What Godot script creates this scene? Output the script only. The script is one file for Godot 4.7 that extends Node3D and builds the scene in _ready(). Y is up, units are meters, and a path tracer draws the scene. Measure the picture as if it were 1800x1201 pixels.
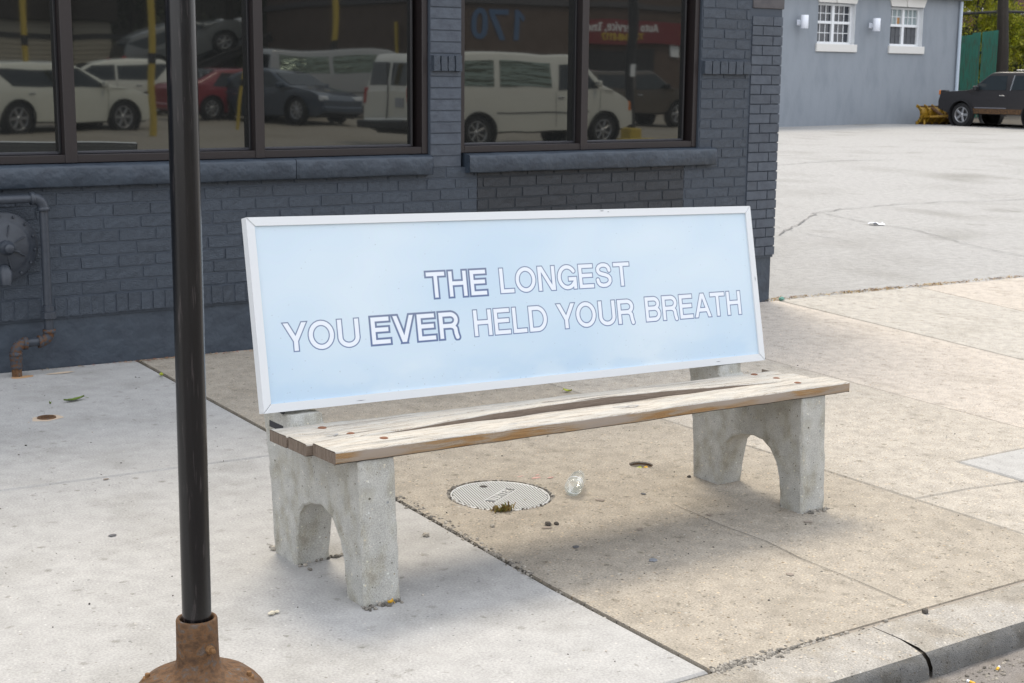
extends Node3D

# ---------------------------------------------------------------- names, metas
var taken := {}
var rng := RandomNumberGenerator.new()
var M := {}

func numbered(called: String, parent: Node) -> String:
	var key := str(parent.get_instance_id()) + called
	var n: int = taken.get(key, 0)
	taken[key] = n + 1
	return called if n == 0 else "%s_%03d" % [called, n]

func tag(o: Node3D, label := "", category := "", group := "", kind := "") -> Node3D:
	if label: o.set_meta("label", label)
	if category: o.set_meta("category", category)
	if group: o.set_meta("group", group)
	if kind: o.set_meta("kind", kind)
	return o

func thing(called: String, label: String, category: String, at := Vector3.ZERO, turn := 0.0, group := "") -> Node3D:
	var o := Node3D.new()
	o.name = numbered(called, self)
	add_child(o, true)
	o.position = at
	o.rotation.y = turn
	return tag(o, label, category, group)

func obj(called: String, mesh: Mesh, m: Material, parent: Node = self) -> MeshInstance3D:
	var o := MeshInstance3D.new()
	o.name = numbered(called, parent)
	o.mesh = mesh
	o.material_override = m
	parent.add_child(o, true)
	return o

func holder(called: String, parent: Node) -> Node3D:
	var o := Node3D.new()
	o.name = numbered(called, parent)
	parent.add_child(o, true)
	return o

func copies(called: String, mesh: Mesh, m: Material, where: Array, parent: Node = self, tints: Array = []) -> MultiMeshInstance3D:
	var mm := MultiMesh.new()
	mm.transform_format = MultiMesh.TRANSFORM_3D
	mm.use_colors = tints.size() > 0
	mm.mesh = mesh
	mm.instance_count = where.size()
	for i in where.size():
		mm.set_instance_transform(i, where[i])
		if tints.size() > 0:
			mm.set_instance_color(i, tints[i])
	var o := MultiMeshInstance3D.new()
	o.name = numbered(called, parent)
	o.multimesh = mm
	o.material_override = m
	parent.add_child(o, true)
	o.set_meta("kind", "stuff")
	return o

# ---------------------------------------------------------------- shapes
func begin(smooth := false) -> SurfaceTool:
	var st := SurfaceTool.new()
	st.begin(Mesh.PRIMITIVE_TRIANGLES)
	st.set_smooth_group(0 if smooth else -1)
	return st

func done(st: SurfaceTool) -> ArrayMesh:
	st.generate_normals()
	return st.commit()

func tri(st: SurfaceTool, a: Vector3, b: Vector3, c: Vector3) -> void:
	st.add_vertex(a); st.add_vertex(b); st.add_vertex(c)

func quad(st: SurfaceTool, a: Vector3, b: Vector3, c: Vector3, d: Vector3) -> void:
	tri(st, a, b, c); tri(st, a, c, d)

func uvquad(st: SurfaceTool, a: Vector3, b: Vector3, c: Vector3, d: Vector3, ua: Vector2, ub: Vector2, uc: Vector2, ud: Vector2) -> void:
	for k in [[a, ua], [b, ub], [c, uc], [a, ua], [c, uc], [d, ud]]:
		st.set_uv(k[1]); st.add_vertex(k[0])

func box(st: SurfaceTool, c: Vector3, s: Vector3, bv := 0.0, t := Basis()) -> void:
	# a chamfered box; bv is the width of the chamfer
	var h := s / 2
	var V := func(sx: int, sy: int, sz: int, ax: int) -> Vector3:
		var p := Vector3(sx * h.x, sy * h.y, sz * h.z)
		if ax != 0: p.x -= sx * bv
		if ax != 1: p.y -= sy * bv
		if ax != 2: p.z -= sz * bv
		return c + t * p
	for s1 in [-1, 1]:
		for f in 3:
			var q: Array[Vector3] = []
			for k in [[-1, -1], [1, -1], [1, 1], [-1, 1]]:
				var e := [0, 0, 0]
				e[f] = s1; e[(f + 1) % 3] = k[0]; e[(f + 2) % 3] = k[1]
				q.append(V.call(e[0], e[1], e[2], f))
			if s1 < 0: quad(st, q[0], q[1], q[2], q[3])
			else: quad(st, q[3], q[2], q[1], q[0])
	if bv <= 0.0: return
	for f in 3:      # edges run along axis f
		var g := (f + 1) % 3
		var k2 := (f + 2) % 3
		for a in [-1, 1]:
			for b in [-1, 1]:
				var e0 := [0, 0, 0]; var e1 := [0, 0, 0]
				e0[f] = -1; e1[f] = 1
				e0[g] = a; e1[g] = a; e0[k2] = b; e1[k2] = b
				var p0: Vector3 = V.call(e0[0], e0[1], e0[2], g); var p1: Vector3 = V.call(e1[0], e1[1], e1[2], g)
				var p2: Vector3 = V.call(e1[0], e1[1], e1[2], k2); var p3: Vector3 = V.call(e0[0], e0[1], e0[2], k2)
				if a * b > 0: quad(st, p3, p2, p1, p0)
				else: quad(st, p0, p1, p2, p3)
	for a in [-1, 1]:
		for b in [-1, 1]:
			for d in [-1, 1]:
				if a * b * d > 0: tri(st, V.call(a, b, d, 2), V.call(a, b, d, 1), V.call(a, b, d, 0))
				else: tri(st, V.call(a, b, d, 0), V.call(a, b, d, 1), V.call(a, b, d, 2))

func boxm(c: Vector3, s: Vector3, bv := 0.0) -> ArrayMesh:
	var st := begin()
	box(st, c, s, bv)
	return done(st)

func span(a: Vector3, b: Vector3, bv := 0.0) -> ArrayMesh:
	return boxm((a + b) / 2, (b - a).abs(), bv)

func tube(st: SurfaceTool, pts: Array, rad, n := 14, caps := true) -> void:
	var rings := []
	var up := Vector3(0.123, 0.9, 0.31).normalized()
	for i in pts.size():
		var p: Vector3 = pts[i]
		var d: Vector3 = (pts[min(i + 1, pts.size() - 1)] - pts[max(i - 1, 0)]).normalized()
		var u := up.cross(d)
		if u.length() < 0.2: u = Vector3.RIGHT.cross(d)
		u = u.normalized()
		var v := d.cross(u)
		up = v.cross(u) * -1.0 if false else up
		var r: float = rad[i] if rad is Array else rad
		var ring := []
		for k in n:
			var a := TAU * k / n
			ring.append(p + (u * cos(a) + v * sin(a)) * r)
		rings.append(ring)
	for i in pts.size() - 1:
		for k in n:
			var k2 := (k + 1) % n
			quad(st, rings[i][k], rings[i][k2], rings[i + 1][k2], rings[i + 1][k])
	if caps:
		for e in [0, pts.size() - 1]:
			for k in n:
				if e == 0: tri(st, pts[e], rings[e][(k + 1) % n], rings[e][k])
				else: tri(st, pts[e], rings[e][k], rings[e][(k + 1) % n])

func tubem(pts: Array, rad, n := 14, caps := true) -> ArrayMesh:
	var st := begin(true)
	tube(st, pts, rad, n, false)
	if caps:
		st.set_smooth_group(-1)
		var s2 := begin()
		for e in [0, pts.size() - 1]:
			var d: Vector3 = (pts[1] - pts[0]).normalized() if e == 0 else (pts[e - 1] - pts[e]).normalized()
			var u := Vector3(0.123, 0.9, 0.31).normalized().cross(d).normalized()
			if u.length() < 0.2: u = Vector3.RIGHT.cross(d).normalized()
			var v := d.cross(u)
			var r: float = rad[e] if rad is Array else rad
			for k in n:
				var a := TAU * k / n; var b := TAU * (k + 1) / n
				tri(st, pts[e], pts[e] + (u * cos(a) + v * sin(a)) * r, pts[e] + (u * cos(b) + v * sin(b)) * r)
	return done(st)

func lathe(st: SurfaceTool, prof: Array, n := 32, at := Transform3D()) -> void:
	# prof: Vector2(radius, height), turned round y
	for i in prof.size() - 1:
		var a: Vector2 = prof[i]; var b: Vector2 = prof[i + 1]
		for k in n:
			var t0 := TAU * k / n; var t1 := TAU * (k + 1) / n
			var p0 := at * Vector3(a.x * cos(t0), a.y, a.x * sin(t0)); var p1 := at * Vector3(a.x * cos(t1), a.y, a.x * sin(t1))
			var p2 := at * Vector3(b.x * cos(t1), b.y, b.x * sin(t1)); var p3 := at * Vector3(b.x * cos(t0), b.y, b.x * sin(t0))
			if a.x < 1e-6: tri(st, p0, p2, p3)
			elif b.x < 1e-6: tri(st, p0, p1, p2)
			else: quad(st, p0, p1, p2, p3)

func lathem(prof: Array, n := 32, at := Transform3D(), smooth := true) -> ArrayMesh:
	var st := begin(smooth)
	lathe(st, prof, n, at)
	return done(st)

func along(d: Vector3, at: Vector3) -> Transform3D:   # y axis along d
	var y := d.normalized()
	var x := y.cross(Vector3.FORWARD if absf(y.z) < 0.9 else Vector3.UP).normalized()
	return Transform3D(Basis(x, y, x.cross(y)), at)

func prism(st: SurfaceTool, poly: PackedVector2Array, y0: float, y1: float, bv := 0.0, side_noise := 0.0) -> void:
	# polygon in (x, z), extruded from y0 up to y1, with a chamfer round its top
	var pts := poly
	if Geometry2D.is_polygon_clockwise(pts):
		pts = pts.duplicate(); pts.reverse()
	var top := pts
	if bv > 0.0:
		var off := Geometry2D.offset_polygon(pts, -bv, Geometry2D.JOIN_MITER)
		if off.size() == 1 and off[0].size() == pts.size():
			# match the starting corner
			var best := 0; var bd := 1e9
			for k in off[0].size():
				if off[0][k].distance_to(pts[0]) < bd: bd = off[0][k].distance_to(pts[0]); best = k
			top = PackedVector2Array()
			for k in pts.size(): top.append(off[0][(best + k) % pts.size()])
		else:
			bv = 0.0
	var ix := Geometry2D.triangulate_polygon(top)
	for k in range(0, ix.size(), 3):
		tri(st, Vector3(top[ix[k]].x, y1, top[ix[k]].y), Vector3(top[ix[k + 1]].x, y1, top[ix[k + 1]].y), Vector3(top[ix[k + 2]].x, y1, top[ix[k + 2]].y))
	for k in pts.size():
		var j := (k + 1) % pts.size()
		if bv > 0.0:
			quad(st, Vector3(top[k].x, y1, top[k].y), Vector3(top[j].x, y1, top[j].y), Vector3(pts[j].x, y1 - bv, pts[j].y), Vector3(pts[k].x, y1 - bv, pts[k].y))
		quad(st, Vector3(pts[k].x, y1 - bv, pts[k].y), Vector3(pts[j].x, y1 - bv, pts[j].y), Vector3(pts[j].x, y0, pts[j].y), Vector3(pts[k].x, y0, pts[k].y))

func prismm(poly: PackedVector2Array, y0: float, y1: float, bv := 0.0) -> ArrayMesh:
	var st := begin()
	prism(st, poly, y0, y1, bv)
	return done(st)

func pv(a: Array) -> PackedVector2Array:
	var r := PackedVector2Array()
	for k in range(0, a.size(), 2): r.append(Vector2(a[k], a[k + 1]))
	return r

# ---------------------------------------------------------------- materials
func lin(r: float, g: float, b: float, a := 1.0) -> Color:
	var c := Color(r, g, b).linear_to_srgb()
	c.a = a
	return c

func mat(called: String, c: Color, rough := 0.8, metal := 0.0) -> StandardMaterial3D:
	var m := StandardMaterial3D.new()
	m.albedo_color = c
	m.roughness = rough
	m.metallic = metal
	M[called] = m
	return m

func noise(seed_: int, freq: float, oct := 4, type := FastNoiseLite.TYPE_SIMPLEX_SMOOTH) -> FastNoiseLite:
	var n := FastNoiseLite.new()
	n.seed = seed_
	n.frequency = freq
	n.fractal_octaves = oct
	n.noise_type = type
	return n

func ntex(n: FastNoiseLite, side := 512, ramp: Array = []) -> NoiseTexture2D:
	var t := NoiseTexture2D.new()
	t.width = side; t.height = side
	t.seamless = true
	t.seamless_blend_skirt = 0.2
	t.noise = n
	t.generate_mipmaps = false
	if ramp.size() > 0:
		var g := Gradient.new()
		var off := PackedFloat32Array(); var col := PackedColorArray()
		for r in ramp: off.append(r[0]); col.append(r[1])
		g.offsets = off; g.colors = col
		t.color_ramp = g
	return t

func tri_map(m: StandardMaterial3D, scale: float, world := true) -> void:
	m.uv1_triplanar = true
	m.uv1_world_triplanar = world
	m.uv1_scale = Vector3.ONE * scale
	m.uv1_triplanar_sharpness = 8.0

func detail(m: StandardMaterial3D, t: Texture2D, scale: float, world := true) -> void:
	m.detail_enabled = true
	m.detail_albedo = t
	m.detail_blend_mode = BaseMaterial3D.BLEND_MODE_MUL
	m.detail_uv_layer = BaseMaterial3D.DETAIL_UV_2
	m.uv2_triplanar = true
	m.uv2_world_triplanar = world
	m.uv2_scale = Vector3.ONE * scale
	m.uv2_triplanar_sharpness = 8.0

func relief(m: StandardMaterial3D, t: Texture2D, cm: float) -> void:
	m.heightmap_enabled = true
	m.heightmap_texture = t
	m.heightmap_scale = cm

func speckle(seed_: int, side: int, base: float, contrast: float, lights: int, darks: int, big: float, warm := 0.0) -> ImageTexture:
	# cast concrete or asphalt: fine grain and stones of many sizes
	var r := RandomNumberGenerator.new()
	r.seed = seed_
	var a := noise(seed_, 0.012, 5).get_seamless_image(side, side).get_data()
	var b := noise(seed_ + 5, 0.12, 3).get_seamless_image(side, side).get_data()
	var out := PackedByteArray()
	out.resize(side * side * 3)
	for i in side * side:
		var v := base + (a[i] - 128) * 0.0005 * contrast + (b[i] - 128) * 0.0011 * contrast + (r.randf() - 0.5) * 0.11 * contrast
		var k := int(clampf(v, 0.0, 1.0) * 255.0)
		out[i * 3] = k; out[i * 3 + 1] = k; out[i * 3 + 2] = k
	for s in lights + darks:
		var x := r.randf() * side; var y := r.randf() * side
		var rad := (0.6 + r.randf() * r.randf() * big)
		var asp := 0.6 + r.randf() * 0.8
		var tone := 0.0
		if s < lights: tone = base + 0.05 + r.randf() * 0.13
		else: tone = base - 0.07 - r.randf() * 0.34 * contrast
		var w := (r.randf() - 0.35) * warm
		for dy in range(-int(rad + 1), int(rad + 2)):
			for dx in range(-int(rad + 1), int(rad + 2)):
				if Vector2(dx * asp, dy).length() <= rad:
					var i: int = posmod(int(y) + dy, side) * side + posmod(int(x) + dx, side)
					out[i * 3] = int(clampf(tone + w * 0.06, 0, 1) * 255)
					out[i * 3 + 1] = int(clampf(tone, 0, 1) * 255)
					out[i * 3 + 2] = int(clampf(tone - w * 0.08, 0, 1) * 255)
	return ImageTexture.create_from_image(Image.create_from_data(side, side, false, Image.FORMAT_RGB8, out))

func smudges(seed_: int, side: int, count: int, most: float, deep: float) -> ImageTexture:
	# soft scuffs and spots on a pale ground, to be laid over a surface
	var r := RandomNumberGenerator.new()
	r.seed = seed_
	var v := PackedFloat32Array()
	v.resize(side * side)
	v.fill(1.0)
	var wide := noise(seed_, 0.006, 4).get_seamless_image(side, side).get_data()
	for i in side * side: v[i] = 1.0 - maxf(0.0, (112 - wide[i]) / 255.0) * 0.16
	for s in count:
		var x := r.randf() * side; var y := r.randf() * side
		var a := 0.8 + pow(r.randf(), 4.0) * most
		var b := a * (0.3 + r.randf() * 0.7)
		var t := r.randf() * TAU
		var d := deep * (0.25 + 0.75 * r.randf()) * (1.0 if a < 6 else 0.5)
		var R := int(a * 1.6) + 1
		for dy in range(-R, R + 1):
			for dx in range(-R, R + 1):
				var p := Vector2(dx, dy).rotated(t)
				var q := Vector2(p.x / a, p.y / b).length() + 0.35 * sin(dx * 1.7 + s) * sin(dy * 1.3)
				if q < 1.5:
					var i: int = posmod(int(y) + dy, side) * side + posmod(int(x) + dx, side)
					v[i] *= 1.0 - d * smoothstep(1.4, 0.3, q)
	var out := PackedByteArray()
	out.resize(side * side * 3)
	for i in side * side:
		var k := clampf(v[i], 0.0, 1.0)
		out[i * 3] = int(k * 255); out[i * 3 + 1] = int(lerpf(k, 1.0, -0.02) * 255) if k > 0.05 else 0; out[i * 3 + 2] = int(clampf(k - (1.0 - k) * 0.12, 0, 1) * 255)
	return ImageTexture.create_from_image(Image.create_from_data(side, side, false, Image.FORMAT_RGB8, out))

# ground heights: the pavement falls to the right and towards the street
func gy(x: float, z: float) -> float:
	return -0.013 * x - 0.02 * z + 0.018

func lot_y(x: float, z: float) -> float:
	var t := smoothstep(0.0, 1.0, clampf(-z / 18.0, 0.0, 1.0))
	return lerpf(gy(minf(x, 11.0), minf(z, 0.0) * 0.3) - 0.012, 0.22, t)

var lot_a := noise(81, 0.35, 3)
var lot_b := noise(82, 0.11, 2)
func lot_top(x: float, z: float) -> float:
	return lot_y(x, z) + lot_a.get_noise_2d(x, z) * 0.012 * clampf(-z * 1.2, 0.0, 1.0) + lot_b.get_noise_2d(x, z) * 0.05 * clampf(-z * 0.5, 0.0, 1.0)

func far_y(z: float) -> float:    # the ground across the street
	return lerpf(-0.1, 0.3, clampf((z - 17.0) / 14.0, 0.0, 1.0))

func _ready() -> void:
	rng.seed = 7
	# ---- camera
	var cam := Camera3D.new()
	cam.name = "camera"
	add_child(cam)
	var psi := 0.621457389
	var pit := 0.177297918
	var roll := 0.00890536673
	var fw := Vector3(sin(psi) * cos(pit), -sin(pit), -cos(psi) * cos(pit))
	var r0 := Vector3(cos(psi), 0, sin(psi))
	var u0 := r0.cross(fw)
	var right := r0 * cos(roll) + u0 * sin(roll)
	var up := -r0 * sin(roll) + u0 * cos(roll)
	cam.transform = Transform3D(Basis(right, up, -fw), Vector3(0, 1.4815132, 7.43379927))
	cam.fov = 26.3421
	cam.near = 0.05
	cam.far = 400.0
	var ca := CameraAttributesPhysical.new()
	ca.frustum_focal_length = 51.3
	ca.frustum_focus_distance = 4.9
	ca.exposure_aperture = 13.0
	cam.attributes = ca
	cam.current = true
	# ---- sky, exposure
	var we := WorldEnvironment.new()
	we.name = "environment"
	var env := Environment.new()
	env.background_mode = Environment.BG_SKY
	var sm := ProceduralSkyMaterial.new()
	sm.sky_top_color = Color(0.85, 0.87, 0.905)
	sm.sky_horizon_color = Color(0.925, 0.925, 0.93)
	sm.sky_curve = 0.2
	sm.ground_bottom_color = Color(0.45, 0.44, 0.42)
	sm.ground_horizon_color = Color(0.6, 0.6, 0.6)
	sm.sun_angle_max = 1.0
	var clouds := noise(31, 0.004, 4)
	sm.sky_cover = ntex(clouds, 512, [[0.0, Color(0, 0, 0, 0)], [0.45, Color(0.1, 0.1, 0.1, 0.3)], [0.75, Color(0.5, 0.5, 0.52, 0.5)], [1.0, Color(0.7, 0.7, 0.7, 0.7)]])
	sm.sky_cover_modulate = Color(1, 1, 1, 0.35)
	sm.sky_energy_multiplier = 1.0
	var sky := Sky.new()
	sky.sky_material = sm
	env.sky = sky
	env.tonemap_mode = Environment.TONE_MAPPER_LINEAR
	env.tonemap_exposure = 2.28
	env.sdfgi_enabled = true
	env.ssao_enabled = true
	env.ssil_enabled = true
	we.environment = env
	add_child(we)
	# ---- hazy sun, high behind the building and a little to the right
	var sun := DirectionalLight3D.new()
	sun.name = "sun"
	sun.light_energy = 0.42
	sun.light_angular_distance = 20.0
	sun.light_color = Color(1.0, 0.955, 0.88)
	sun.shadow_enabled = true
	add_child(sun)
	var el := deg_to_rad(60.0)
	var to_sun := Vector3(0.42 * cos(el), sin(el), -0.91 * cos(el)).normalized()
	sun.basis = Basis.looking_at(-to_sun, Vector3.UP)

	materials()
	setting()
	brick_building()
	far_building()
	yard()
	across_street()
	bench()
	pole()
	gas_pipes()
	pavement_bits()

func materials() -> void:
	var grain := speckle(11, 1024, 0.84, 0.55, 700, 700, 2.6, 0.6)
	var aggregate := speckle(12, 1024, 0.81, 0.9, 5000, 2600, 3.4, 1.4)
	var scuffs := smudges(15, 1024, 2000, 7.0, 0.26)
	M.scuffs = scuffs
	var faint := smudges(17, 1024, 1300, 7.0, 0.20)
	M.lot_wear = smudges(16, 1024, 260, 46.0, 0.16)
	var tar := speckle(13, 1024, 0.80, 0.9, 4200, 4200, 3.0, 0.5)
	M.grain_tex = grain; M.aggregate_tex = aggregate; M.tar_tex = tar
	var W := Color(1, 1, 1)
	var blotch := ntex(noise(21, 0.006, 5), 512, [[0.0, Color(0.90, 0.885, 0.86)], [0.35, Color(0.965, 0.96, 0.95)], [0.6, Color(1, 1, 1)], [1.0, Color(0.97, 0.975, 0.985)]])
	var stain := ntex(noise(22, 0.009, 6), 512, [[0.0, Color(0.82, 0.80, 0.77)], [0.3, Color(0.93, 0.92, 0.90)], [0.55, Color(1, 1, 1)], [1.0, Color(0.98, 0.98, 0.98)]])
	M.blotch = blotch; M.stain = stain
	var fine := ntex(noise(23, 0.09, 4), 512)
	var lumps := ntex(noise(24, 0.02, 5), 512)
	M.fine = fine; M.lumps = lumps
	var m := mat("concrete_new", lin(0.54, 0.527, 0.508), 0.92)
	m.albedo_texture = grain; tri_map(m, 0.75); detail(m, faint, 0.36); relief(m, grain, 0.08)
	m = mat("concrete_tan", lin(0.505, 0.447, 0.367), 0.95)
	m.albedo_texture = aggregate; tri_map(m, 0.8); detail(m, scuffs, 0.43); relief(m, aggregate, 0.16)
	m = mat("concrete_cream", lin(0.585, 0.53, 0.455), 0.95)
	m.albedo_texture = aggregate; tri_map(m, 0.79); detail(m, scuffs, 0.39); relief(m, aggregate, 0.14)
	m = mat("concrete_grey", lin(0.60, 0.56, 0.50), 0.95)
	m.albedo_texture = aggregate; tri_map(m, 0.83); detail(m, scuffs, 0.29); relief(m, aggregate, 0.10)
	m = mat("concrete_pink", lin(0.66, 0.59, 0.515), 0.95)
	m.albedo_texture = aggregate; tri_map(m, 0.81); detail(m, scuffs, 0.33); relief(m, aggregate, 0.10)
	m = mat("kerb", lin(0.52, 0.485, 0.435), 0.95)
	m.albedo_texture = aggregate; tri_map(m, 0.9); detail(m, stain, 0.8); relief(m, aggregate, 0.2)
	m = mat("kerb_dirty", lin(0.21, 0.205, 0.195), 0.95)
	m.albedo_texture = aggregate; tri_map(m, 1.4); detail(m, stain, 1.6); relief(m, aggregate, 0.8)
	m = mat("lot", lin(0.50, 0.49, 0.475), 0.95)
	m.albedo_texture = tar; tri_map(m, 0.7); detail(m, M.lot_wear, 0.065); relief(m, tar, 0.14)
	m = mat("road", lin(0.30, 0.27, 0.245), 0.95)
	m.albedo_texture = tar; tri_map(m, 1.1); detail(m, stain, 0.6); relief(m, tar, 0.3)
	m = mat("far_ground", lin(0.42, 0.375, 0.31), 0.95)
	m.albedo_texture = grain; tri_map(m, 0.3); detail(m, blotch, 0.05)
	mat("soil", lin(0.10, 0.085, 0.066), 1.0)
	m = mat("yard_dirt", lin(0.085, 0.07, 0.05), 1.0)
	m.albedo_texture = tar; tri_map(m, 0.5)
	mat("crack", lin(0.055, 0.05, 0.045), 1.0)
	# painted masonry
	var rock := noise(40, 0.022, 5)
	rock.fractal_type = FastNoiseLite.FRACTAL_RIDGED
	var rock_tex := ntex(rock, 512)
	var paint_tone := ntex(noise(41, 0.012, 5), 512, [[0.0, Color(0.84, 0.84, 0.86)], [0.5, Color(0.95, 0.95, 0.95)], [1.0, Color(1, 1, 1)]])
	M.rock_tex = rock_tex
	for v in 3:
		var s := 1.0 + (v - 1) * 0.07
		m = mat("rock_brick_%d" % v, lin(0.043 * s, 0.056 * s, 0.075 * s), 0.62)
		m.albedo_texture = paint_tone; tri_map(m, 2.2); m.uv1_scale = Vector3(4.0, 5.6, 4.0); relief(m, rock_tex, 0.22)
		m = mat("smooth_brick_%d" % v, lin(0.060 * s, 0.074 * s, 0.097 * s), 0.55)
		m.albedo_texture = paint_tone; tri_map(m, 1.7); relief(m, lumps, 0.25)
		m = mat("dark_brick_%d" % v, lin(0.018 * s, 0.023 * s, 0.031 * s), 0.5)
		m.albedo_texture = paint_tone; tri_map(m, 2.2); m.uv1_scale = Vector3(4.0, 5.6, 4.0); relief(m, rock_tex, 0.22)
	m = mat("joint", lin(0.043, 0.055, 0.074), 0.7)
	relief(m, fine, 0.1); tri_map(m, 2.0)
	m = mat("dark_joint", lin(0.017, 0.022, 0.029), 0.7)
	m = mat("plinth", lin(0.042, 0.056, 0.076), 0.6)
	m.albedo_texture = paint_tone; tri_map(m, 0.9); relief(m, lumps, 0.6)
	m = mat("sill", lin(0.036, 0.050, 0.070), 0.5)
	m.albedo_texture = paint_tone; tri_map(m, 1.3); relief(m, lumps, 0.5)
	m = mat("coping", lin(0.085, 0.08, 0.085), 0.7)
	m.albedo_texture = paint_tone; tri_map(m, 1.5)
	mat("frame_brown", lin(0.019, 0.0142, 0.0145), 0.45, 0.05)
	mat("frame_black", lin(0.012, 0.012, 0.014), 0.4)
	mat("frame_edge", lin(0.05, 0.05, 0.058), 0.35, 0.2)
	m = mat("glass", lin(0.128, 0.134, 0.132), 0.0, 0.91)
	m.roughness = 0.019
	var wav := ntex(noise(50, 0.006, 2), 512)
	relief(m, wav, 0.028); tri_map(m, 0.45)
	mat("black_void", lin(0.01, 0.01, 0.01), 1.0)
	# metals
	m = mat("grey_pipe", lin(0.036, 0.044, 0.058), 0.45)
	m.albedo_texture = paint_tone; tri_map(m, 3.0); relief(m, fine, 0.03)
	var rusty := ntex(noise(60, 0.02, 5), 512, [[0.0, Color(0.25, 0.18, 0.115)], [0.35, Color(0.35, 0.26, 0.165)], [0.55, Color(0.43, 0.315, 0.195)], [0.72, Color(0.36, 0.31, 0.265)], [1.0, Color(0.46, 0.45, 0.46)]])
	m = mat("rust", Color(0.92, 0.88, 0.86), 0.8)
	m.albedo_texture = rusty; tri_map(m, 3.2); relief(m, fine, 0.12)
	var pipe_rust := ntex(noise(61, 0.02, 5), 512, [[0.0, Color(0.22, 0.25, 0.29)], [0.42, Color(0.24, 0.25, 0.28)], [0.58, Color(0.32, 0.22, 0.14)], [1.0, Color(0.42, 0.25, 0.12)]])
	m = mat("pipe_rust", Color(0.95, 0.95, 0.95), 0.7)
	m.albedo_texture = pipe_rust; tri_map(m, 4.0)
	mat("rust_orange", lin(0.17, 0.085, 0.03), 0.8)
	var scr := noise(62, 0.03, 4)
	m = mat("black_pole", Color(0.72, 0.73, 0.78), 0.24)
	m.albedo_texture = ntex(scr, 512, [[0.0, Color(0.06, 0.06, 0.068)], [0.6, Color(0.08, 0.08, 0.09)], [0.72, Color(0.10, 0.10, 0.105)], [0.8, Color(0.22, 0.20, 0.19)], [1.0, Color(0.36, 0.33, 0.31)]])
	tri_map(m, 1.0); m.uv1_scale = Vector3(6, 0.35, 6)
	# bench
	var cast := speckle(14, 1024, 0.84, 0.8, 900, 620, 4.6, 1.2)
	m = mat("cast_concrete", lin(0.61, 0.605, 0.565), 0.95)
	m.albedo_texture = cast; tri_map(m, 1.25, false)
	var damp := ntex(noise(63, 0.011, 5), 512, [[0.0, Color(0.78, 0.75, 0.70)], [0.32, Color(0.93, 0.92, 0.89)], [0.62, Color(1, 1, 1)], [1.0, Color(1, 1, 1)]])
	detail(m, damp, 1.1, false); m.uv2_scale = Vector3(1.7, 1.1, 1.7); relief(m, cast, 0.3)
	m = mat("white_frame", lin(0.665, 0.685, 0.70), 0.4)
	mat("dark_line", lin(0.25, 0.26, 0.28), 0.6)
	mat("bolt_rust", lin(0.17, 0.07, 0.035), 0.85)
	mat("black_paint", lin(0.03, 0.03, 0.035), 0.7)
	# far things
	m = mat("stucco", lin(0.245, 0.272, 0.305), 0.9)
	m.albedo_texture = ntex(noise(70, 0.008, 5), 512, [[0.0, Color(0.92, 0.925, 0.93)], [0.5, Color(0.98, 0.98, 0.98)], [1.0, Color(1, 1, 1)]])
	tri_map(m, 0.3); m.uv1_scale = Vector3(0.45, 0.16, 0.45); relief(m, fine, 0.3)
	mat("white_trim", lin(0.70, 0.72, 0.74), 0.6)
	mat("white_stone", lin(0.62, 0.61, 0.585), 0.8)
	mat("white_metal", lin(0.72, 0.75, 0.82), 0.4)
	m = mat("window_glass", lin(0.03, 0.035, 0.045), 0.05)
	mat("window_screen", lin(0.085, 0.09, 0.10), 0.7)
	mat("curtain", lin(0.30, 0.36, 0.37), 0.9)
	mat("amber", lin(0.35, 0.17, 0.05), 0.6)
	m = mat("downspout", lin(0.45, 0.52, 0.60), 0.5)
	m = mat("green_sheet", Color(1, 1, 1), 0.6)
	m.albedo_texture = ntex(noise(71, 0.02, 5), 512, [[0.0, Color(0.03, 0.24, 0.20)], [0.55, Color(0.03, 0.38, 0.31)], [0.7, Color(0.12, 0.27, 0.21)], [1.0, Color(0.25, 0.18, 0.12)]])
	tri_map(m, 0.8); m.uv1_scale = Vector3(1.4, 0.12, 1.4)
	m = mat("bark", lin(0.05, 0.042, 0.036), 0.95)
	tri_map(m, 1.0); m.uv1_scale = Vector3(3, 0.6, 3); relief(m, rock_tex, 4.0)
	mat("wire", lin(0.02, 0.02, 0.02), 0.8)
	mat("red_house", lin(0.10, 0.045, 0.038), 0.9)
	mat("chrome", lin(0.55, 0.55, 0.55), 0.22, 1.0)
	mat("tyre", lin(0.012, 0.012, 0.013), 0.8)
	mat("rim", lin(0.42, 0.42, 0.43), 0.3, 0.8)
	mat("rim_dark", lin(0.03, 0.03, 0.032), 0.6)
	mat("car_glass", lin(0.018, 0.024, 0.028), 0.04)
	m = mat("van_glass", lin(0.20, 0.24, 0.20), 0.04, 0.75)
	relief(m, ntex(noise(51, 0.012, 3), 512), 6.0); tri_map(m, 0.5); m.uv1_scale = Vector3(0.12, 1.1, 0.12)
	mat("trim_dark", lin(0.015, 0.015, 0.017), 0.6)
	mat("red_lamp", lin(0.35, 0.01, 0.01), 0.2)
	mat("orange_lamp", lin(0.6, 0.17, 0.02), 0.25)
	mat("clear_lamp", lin(0.6, 0.62, 0.65), 0.15)
	mat("yellow_paint", lin(0.44, 0.32, 0.045), 0.6)
	mat("plate", lin(0.3, 0.31, 0.33), 0.5)
	m = mat("plow_yellow", Color(0.8, 0.8, 0.8), 0.6)
	m.albedo_texture = ntex(noise(72, 0.03, 5), 512, [[0.0, Color(0.20, 0.12, 0.05)], [0.35, Color(0.62, 0.45, 0.08)], [0.6, Color(0.80, 0.65, 0.12)], [1.0, Color(0.42, 0.24, 0.10)]])
	tri_map(m, 1.2)
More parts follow.
